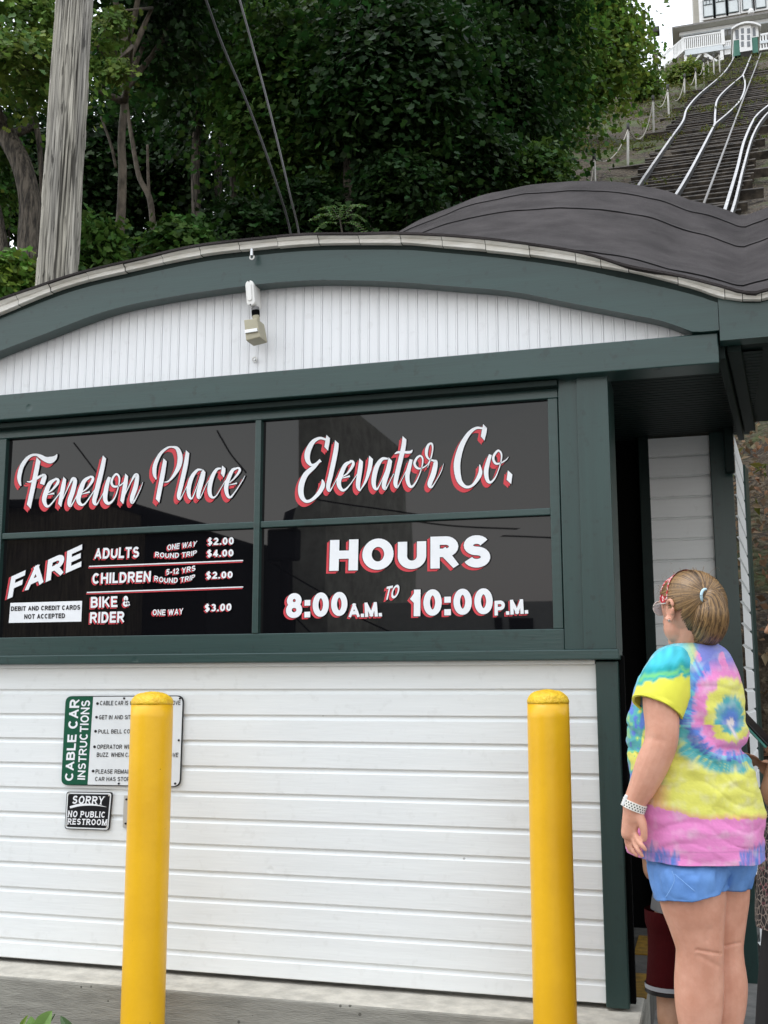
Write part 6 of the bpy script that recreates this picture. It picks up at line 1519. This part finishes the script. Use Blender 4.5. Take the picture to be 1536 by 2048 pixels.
# hair tie and head band
mb = MB(); td_ = ((cen[4]-cen[0]).normalized()+(Tp-Hc).normalized()*1.2).normalized(); e1 = td_.cross(gu).normalized(); e2 = td_.cross(e1)
mb.tube([tuple(cen[1]+(e1*math.cos(t)+e2*math.sin(t))*.0185) for t in np.linspace(0, 2*math.pi, 20)], .0042, 8, cap=False); mb.build_raw('hair_tie', flat('hair_tie', (.45, .62, .70), .7), girl, smooth=True)
def bandmat():
    m = mat('red_floral_band', (.50, .02, .035), .75, var=.1); t = m.node_tree; p = t.nodes['Principled BSDF']; co = t.nodes.new('ShaderNodeTexCoord'); v = t.nodes.new('ShaderNodeTexVoronoi'); v.inputs['Scale'].default_value = 110; t.links.new(co.outputs['Object'], v.inputs['Vector'])
    r = t.nodes.new('ShaderNodeValToRGB'); r.color_ramp.elements[0].position = .36; r.color_ramp.elements[1].position = .44; r.color_ramp.elements[0].color = (.75, .62, .60, 1); r.color_ramp.elements[1].color = (.50, .02, .035, 1)
    t.links.new(v.outputs['Distance'], r.inputs[0]); t.links.new(r.outputs[0], p.inputs['Base Color']); return m
mb = MB(); A, B = [], []
for t in np.linspace(.02, math.pi-.02, 30):
    for lst, x in ((A, .12), (B, .58)):
        rr_ = math.sqrt(max(0, 1-x*x)); lst.append(tuple(on_head(Vector((x-.10*(1-math.sin(t)), rr_*math.cos(t), rr_*math.sin(t)+.03)), 1.045)))
mb.strip(A, B); mb.build_raw('head_band', bandmat(), girl, smooth=True)

# ---------- the child in dark red shorts behind her, mostly hidden
def simple_person(label, u, Y, hgt, face, shirt, pants, hairc, skin, seed=0, short_hem=.5, pant_hem=.27, arms=None, width=1.0, extra=None, skirt=None, stride=0):
    c = px(u, 1500, Y); gz = -.05; p0 = Vector((c.x, Y, gz)); t = empty('person', tuple(p0), label, 'person'); d = Vector((math.cos(face), math.sin(face), 0)); s = Vector((-d.y, d.x, 0)); up = Vector((0, 0, 1)); h = hgt; AXp = (d, s, up)
    mb = MB(); H = p0+up*h*.925
    ball(mb, H, (.098*h/1.6, .076*h/1.6, .10*h/1.6+.01), AXp, 20); ball(mb, H+d*.03-up*.05, (.06, .056, .07), AXp); ball(mb, H+d*.062-up*.088, (.026, .03, .022), AXp); limb(mb, [(H+d*.088-up*.01, .010), (H+d*.106-up*.038, .011)]); ball(mb, H+d*.09-up*.066, (.010, .02, .007), AXp)
    for k in (-1, 1): ball(mb, H+s*k*.078*h/1.6-up*.015, (.014, .008, .026), AXp, 12); ball(mb, H+d*.078+s*k*.03+up*.004, (.010, .012, .007), AXp, 10)
    limb(mb, [(H-up*.07, .046*width), (p0+up*h*.81, .055*width)])
    ball(mb, p0+up*h*.76, (.085, .15*width, .08), AXp); ball(mb, p0+up*h*.68, (.095, .135*width, .12), AXp); ball(mb, p0+up*h*.57, (.10, .13*width, .10), AXp); ball(mb, p0+up*h*.50, (.105, .145*width, .08), AXp)
    for k in (-1, 1):
        hp = p0+s*k*.075+up*h*.48; sq = d*(stride*k); limb(mb, [(hp, .078*width), (p0+s*k*.075+up*h*.28+d*.01+sq*.6, .054), (p0+s*k*.075+up*h*.20-d*.01+sq*.75, .052), (p0+s*k*.075+up*.09+sq, .034), (p0+s*k*.075+up*.03+sq, .034)]); limb(mb, [(p0+s*k*.075+up*.03+sq, .034), (p0+s*k*.08+up*.026+d*.14+sq, .026)])
    for arm in arms or [[(-.17, 0, .78), (-.20, .0, .60), (-.20, .08, .47)], [(.17, 0, .78), (.20, 0, .60), (.20, .08, .47)]]:
        P = [p0+s*a+d*b+up*z*h for a, b, z in arm]; limb(mb, [(P[0], .047), (P[0].lerp(P[1], .6), .042), (P[1], .038), (P[1].lerp(P[2], .4), .037), (P[2], .026)])
        e = (P[2]-P[1]).normalized(); hc_ = P[2]+e*.045; ball(mb, hc_, (.034, .016, .045), (d if abs(e.dot(d)) < .7 else up, s, e)); q1 = (d if abs(e.dot(d)) < .7 else up)
        for k in range(4): b = hc_+e*.032+q1*(.024-.016*k); limb(mb, [(b, .0085), (b+e*.028+s*.006, .008), (b+e*.046+s*.02, .0068)], 10)
        limb(mb, [(hc_-e*.02+q1*.03, .011), (hc_+e*.012+q1*.05, .009)], 10)
    link('body', fuse(mb, .0065, 4), M[skin], t, smooth=True)
    def garment(name, sl, m, fold=.006):
        S = [((p0.x+d.x*o, p0.y+d.y*o, gz+z*h), 1, 1) for z, a, b, o in sl]; V, Fq = [], []; n = 64
        C = smooth_curve([(z, a, b, o) for z, a, b, o in sl], 8)
        for i, (z, a, b, o) in enumerate(C):
            for j in range(n):
                th = 2*math.pi*j/n; q = 1+fold*8*nz(math.cos(th)*2.5+seed, math.sin(th)*2.5, z*3); V.append(tuple(p0+d*(o+a*math.cos(th)*q)+s*(b*math.sin(th)*q)+up*z*h))
        for i in range(len(C)-1):
            for j in range(n): Fq.append((i*n+j, i*n+(j+1) % n, (i+1)*n+(j+1) % n, (i+1)*n+j))
        me = bpy.data.meshes.new(name); me.from_pydata(V, [], Fq); return link(name, me, m, t, smooth=True)
    garment('shirt', [(.835, .065, .075, 0), (.815, .085, .13*width, 0), (.77, .105, .175*width, 0), (.70, .115, .165*width, 0), (.60, .118, .155*width, .005), (short_hem, .128, .172*width, .005)], shirt)
    for k in (-1, 1):                                         # sleeves
        arm = (arms or [[(-.17, 0, .78), (-.20, .0, .60), (-.20, .08, .47)], [(.17, 0, .78), (.20, 0, .60), (.20, .08, .47)]])[0 if k < 0 else 1]
        a, b, _ = [p0+s*x+d*y+up*z*h for x, y, z in arm]; m2 = MB(); m2.tube([a.lerp(p0+up*h*.79, .35), a, a.lerp(b, .65)], [.07, .064, .058], 20, cap=False); m2.build_raw('sleeve', shirt, t, smooth=True)
    if skirt: garment('skirt', skirt, shirt)
    for k in (-1, 1):
        m2 = MB(); hp = p0+s*k*.07; z0 = .52*h; st_ = d*(stride*k); pts = [hp+up*z0, hp+up*(z0+pant_hem*h)/2+st_*.6, hp+s*k*.012+up*pant_hem*h+st_]; m2.tube(smooth_curve([tuple(p) for p in pts], 6), [.108*width]*3+[.10*width]*9+[.098*width], 28, cap=False); m2.build_raw('pant_leg', pants, t, smooth=True)
        if extra: 
            m2 = MB(); z = pant_hem*h
            for rad, za, zb_, mm in extra: 
                m3 = MB(); m3.tube([hp+s*k*.012+up*(z+za), hp+s*k*.012+up*(z+zb_)], .098*width+rad, 28, cap=False); m3.build_raw('hem_stripe', mm, t, smooth=True)
        MB().tube([p0+st_+s*k*.078+up*.034-d*.04, p0+st_+s*k*.079+up*.036+d*.05, p0+st_+s*k*.08+up*.03+d*.155], [.036, .040, .030], 14).build_raw('shoe', M['sign_black'], t, smooth=True)
    m2 = MB(); ball(m2, H-d*.012+up*.014, (.102*h/1.6+.006, .084*h/1.6+.006, .108*h/1.6), AXp, 26); m2.f = [f for f in m2.f if all((Vector(m2.v[i])-H).dot(d) < .05 + .55*max(0, (Vector(m2.v[i])-H).dot(up)) and ((Vector(m2.v[i])-H).dot(up) > -.055) for i in f)]; m2.m = [0]*len(m2.f)
    m2.build_raw('hair', mat('hair_dark', hairc, .5, var=.3, scale=30, stretch=(1, 1, .1)), t, smooth=True); return t, p0, d, s, up
M['maroon'] = mat('dark_red_shorts', (.038, .001, .002), .8, spec=.1, var=.1, bump=.2, bscale=80); M['greycotton'] = mat('grey_cotton', (.10, .10, .105), .85, var=.08)
simple_person('child in dark red basketball shorts standing mostly hidden behind the tie-dye girl', 1370, 3.98, 1.12, math.radians(90), M['greycotton'], M['maroon'], (.03, .02, .012), 'skin2', seed=3, short_hem=.52, pant_hem=.285, width=.80, arms=[[(-.12, .02, .78), (-.12, .06, .62), (-.06, .20, .66)], [(.12, .02, .78), (.12, .06, .62), (.06, .20, .66)]],
    extra=[(.004, .012, .026, flat('hem_white', (.26, .27, .29))), (.0035, -.002, .010, M['sign_black'])])
# ---------- the person at the right edge with a phone
def floral():
    m = mat('floral_print', (.018, .016, .018), .8, var=.1); t = m.node_tree; p = t.nodes['Principled BSDF']; co = t.nodes.new('ShaderNodeTexCoord'); v = t.nodes.new('ShaderNodeTexVoronoi'); v.inputs['Scale'].default_value = 55; v.feature = 'DISTANCE_TO_EDGE'; t.links.new(co.outputs['Object'], v.inputs['Vector'])
    v2 = t.nodes.new('ShaderNodeTexVoronoi'); v2.inputs['Scale'].default_value = 70; t.links.new(co.outputs['Object'], v2.inputs['Vector']); n = t.nodes.new('ShaderNodeTexNoise'); n.inputs['Scale'].default_value = 9; t.links.new(co.outputs['Object'], n.inputs['Vector'])
    r = t.nodes.new('ShaderNodeValToRGB'); r.color_ramp.elements[0].position = .05; r.color_ramp.elements[1].position = .09; r.color_ramp.elements[0].color = (.34, .28, .24, 1); r.color_ramp.elements[1].color = (.02, .018, .02, 1); t.links.new(v.outputs[0], r.inputs[0])
    r2 = t.nodes.new('ShaderNodeValToRGB'); r2.color_ramp.elements[0].position = .55; r2.color_ramp.elements[1].position = .62; t.links.new(n.outputs['Fac'], r2.inputs[0])
    mx = t.nodes.new('ShaderNodeMixRGB'); mx.inputs[2].default_value = (.30, .10, .12, 1); ml = t.nodes.new('ShaderNodeMath'); ml.operation = 'MULTIPLY'; r3 = t.nodes.new('ShaderNodeValToRGB'); r3.color_ramp.elements[0].position = .3; r3.color_ramp.elements[1].position = .36; r3.color_ramp.elements[0].color = (1, 1, 1, 1); r3.color_ramp.elements[1].color = (0, 0, 0, 1); t.links.new(v2.outputs['Distance'], r3.inputs[0])
    t.links.new(r3.outputs[0], ml.inputs[0]); t.links.new(r2.outputs[0], ml.inputs[1]); t.links.new(ml.outputs[0], mx.inputs[0]); t.links.new(r.outputs[0], mx.inputs[1]); t.links.new(mx.outputs[0], p.inputs['Base Color']); return m
M['leggings'] = mat('black_leggings', (.010, .010, .012), .8, var=.1)
WYY = 3.72; fc = math.radians(165); wp0 = Vector((px(1618, 1500, WYY).x, WYY, -.05)); wdv = Vector((math.cos(fc), math.sin(fc), 0)); wsv = Vector((-wdv.y, wdv.x, 0))
def loc(p): q = Vector(p)-wp0; return (q.dot(wsv), q.dot(wdv), q.z/1.66)
hand1 = loc(px(1556, 1518, 3.62)); elb = loc(px(1548, 1590, 3.58)); sh1 = loc(px(1665, 1400, 3.60)); hand2 = loc(px(1533, 1535, 3.80))
simple_person('person at the right edge in a floral top holding up a phone', 1618, WYY, 1.66, fc, floral(), M['leggings'], (.02, .014, .010), 'skin2', seed=9, short_hem=.56, pant_hem=.06, width=1.08,
    arms=[[(-.17, 0, .78), (-.19, .05, .60), hand2], [sh1, elb, hand1]], skirt=[(.58, .122, .18, .01), (.50, .145, .195, .012), (.42, .165, .205, .015), (.365, .172, .21, .015)], stride=.10)
ph = empty('phone', tuple(px(1510, 1456, 3.6)), 'dark smartphone in a teal case held up at the right edge', 'phone')
a, b = px(1486, 1430, 3.60), px(1540, 1487, 3.60); mb = MB(); ax_ = (b-a).normalized(); mb.beam(a, b, .076, .009, up=ax_.cross(Vector((.25, 1, .1))).normalized()); mb.build('screen', M['sign_black'], ph, bevel=.004)
off = ax_.cross(Vector((.25, 1, .1))).normalized(); off = off if off.z < 0 else -off
mb = MB(); mb.beam(a+off*.0085, b+off*.0085, .080, .008, up=off); mb.build('case', flat('teal_case', (.06, .20, .17), .5), ph, bevel=.003)
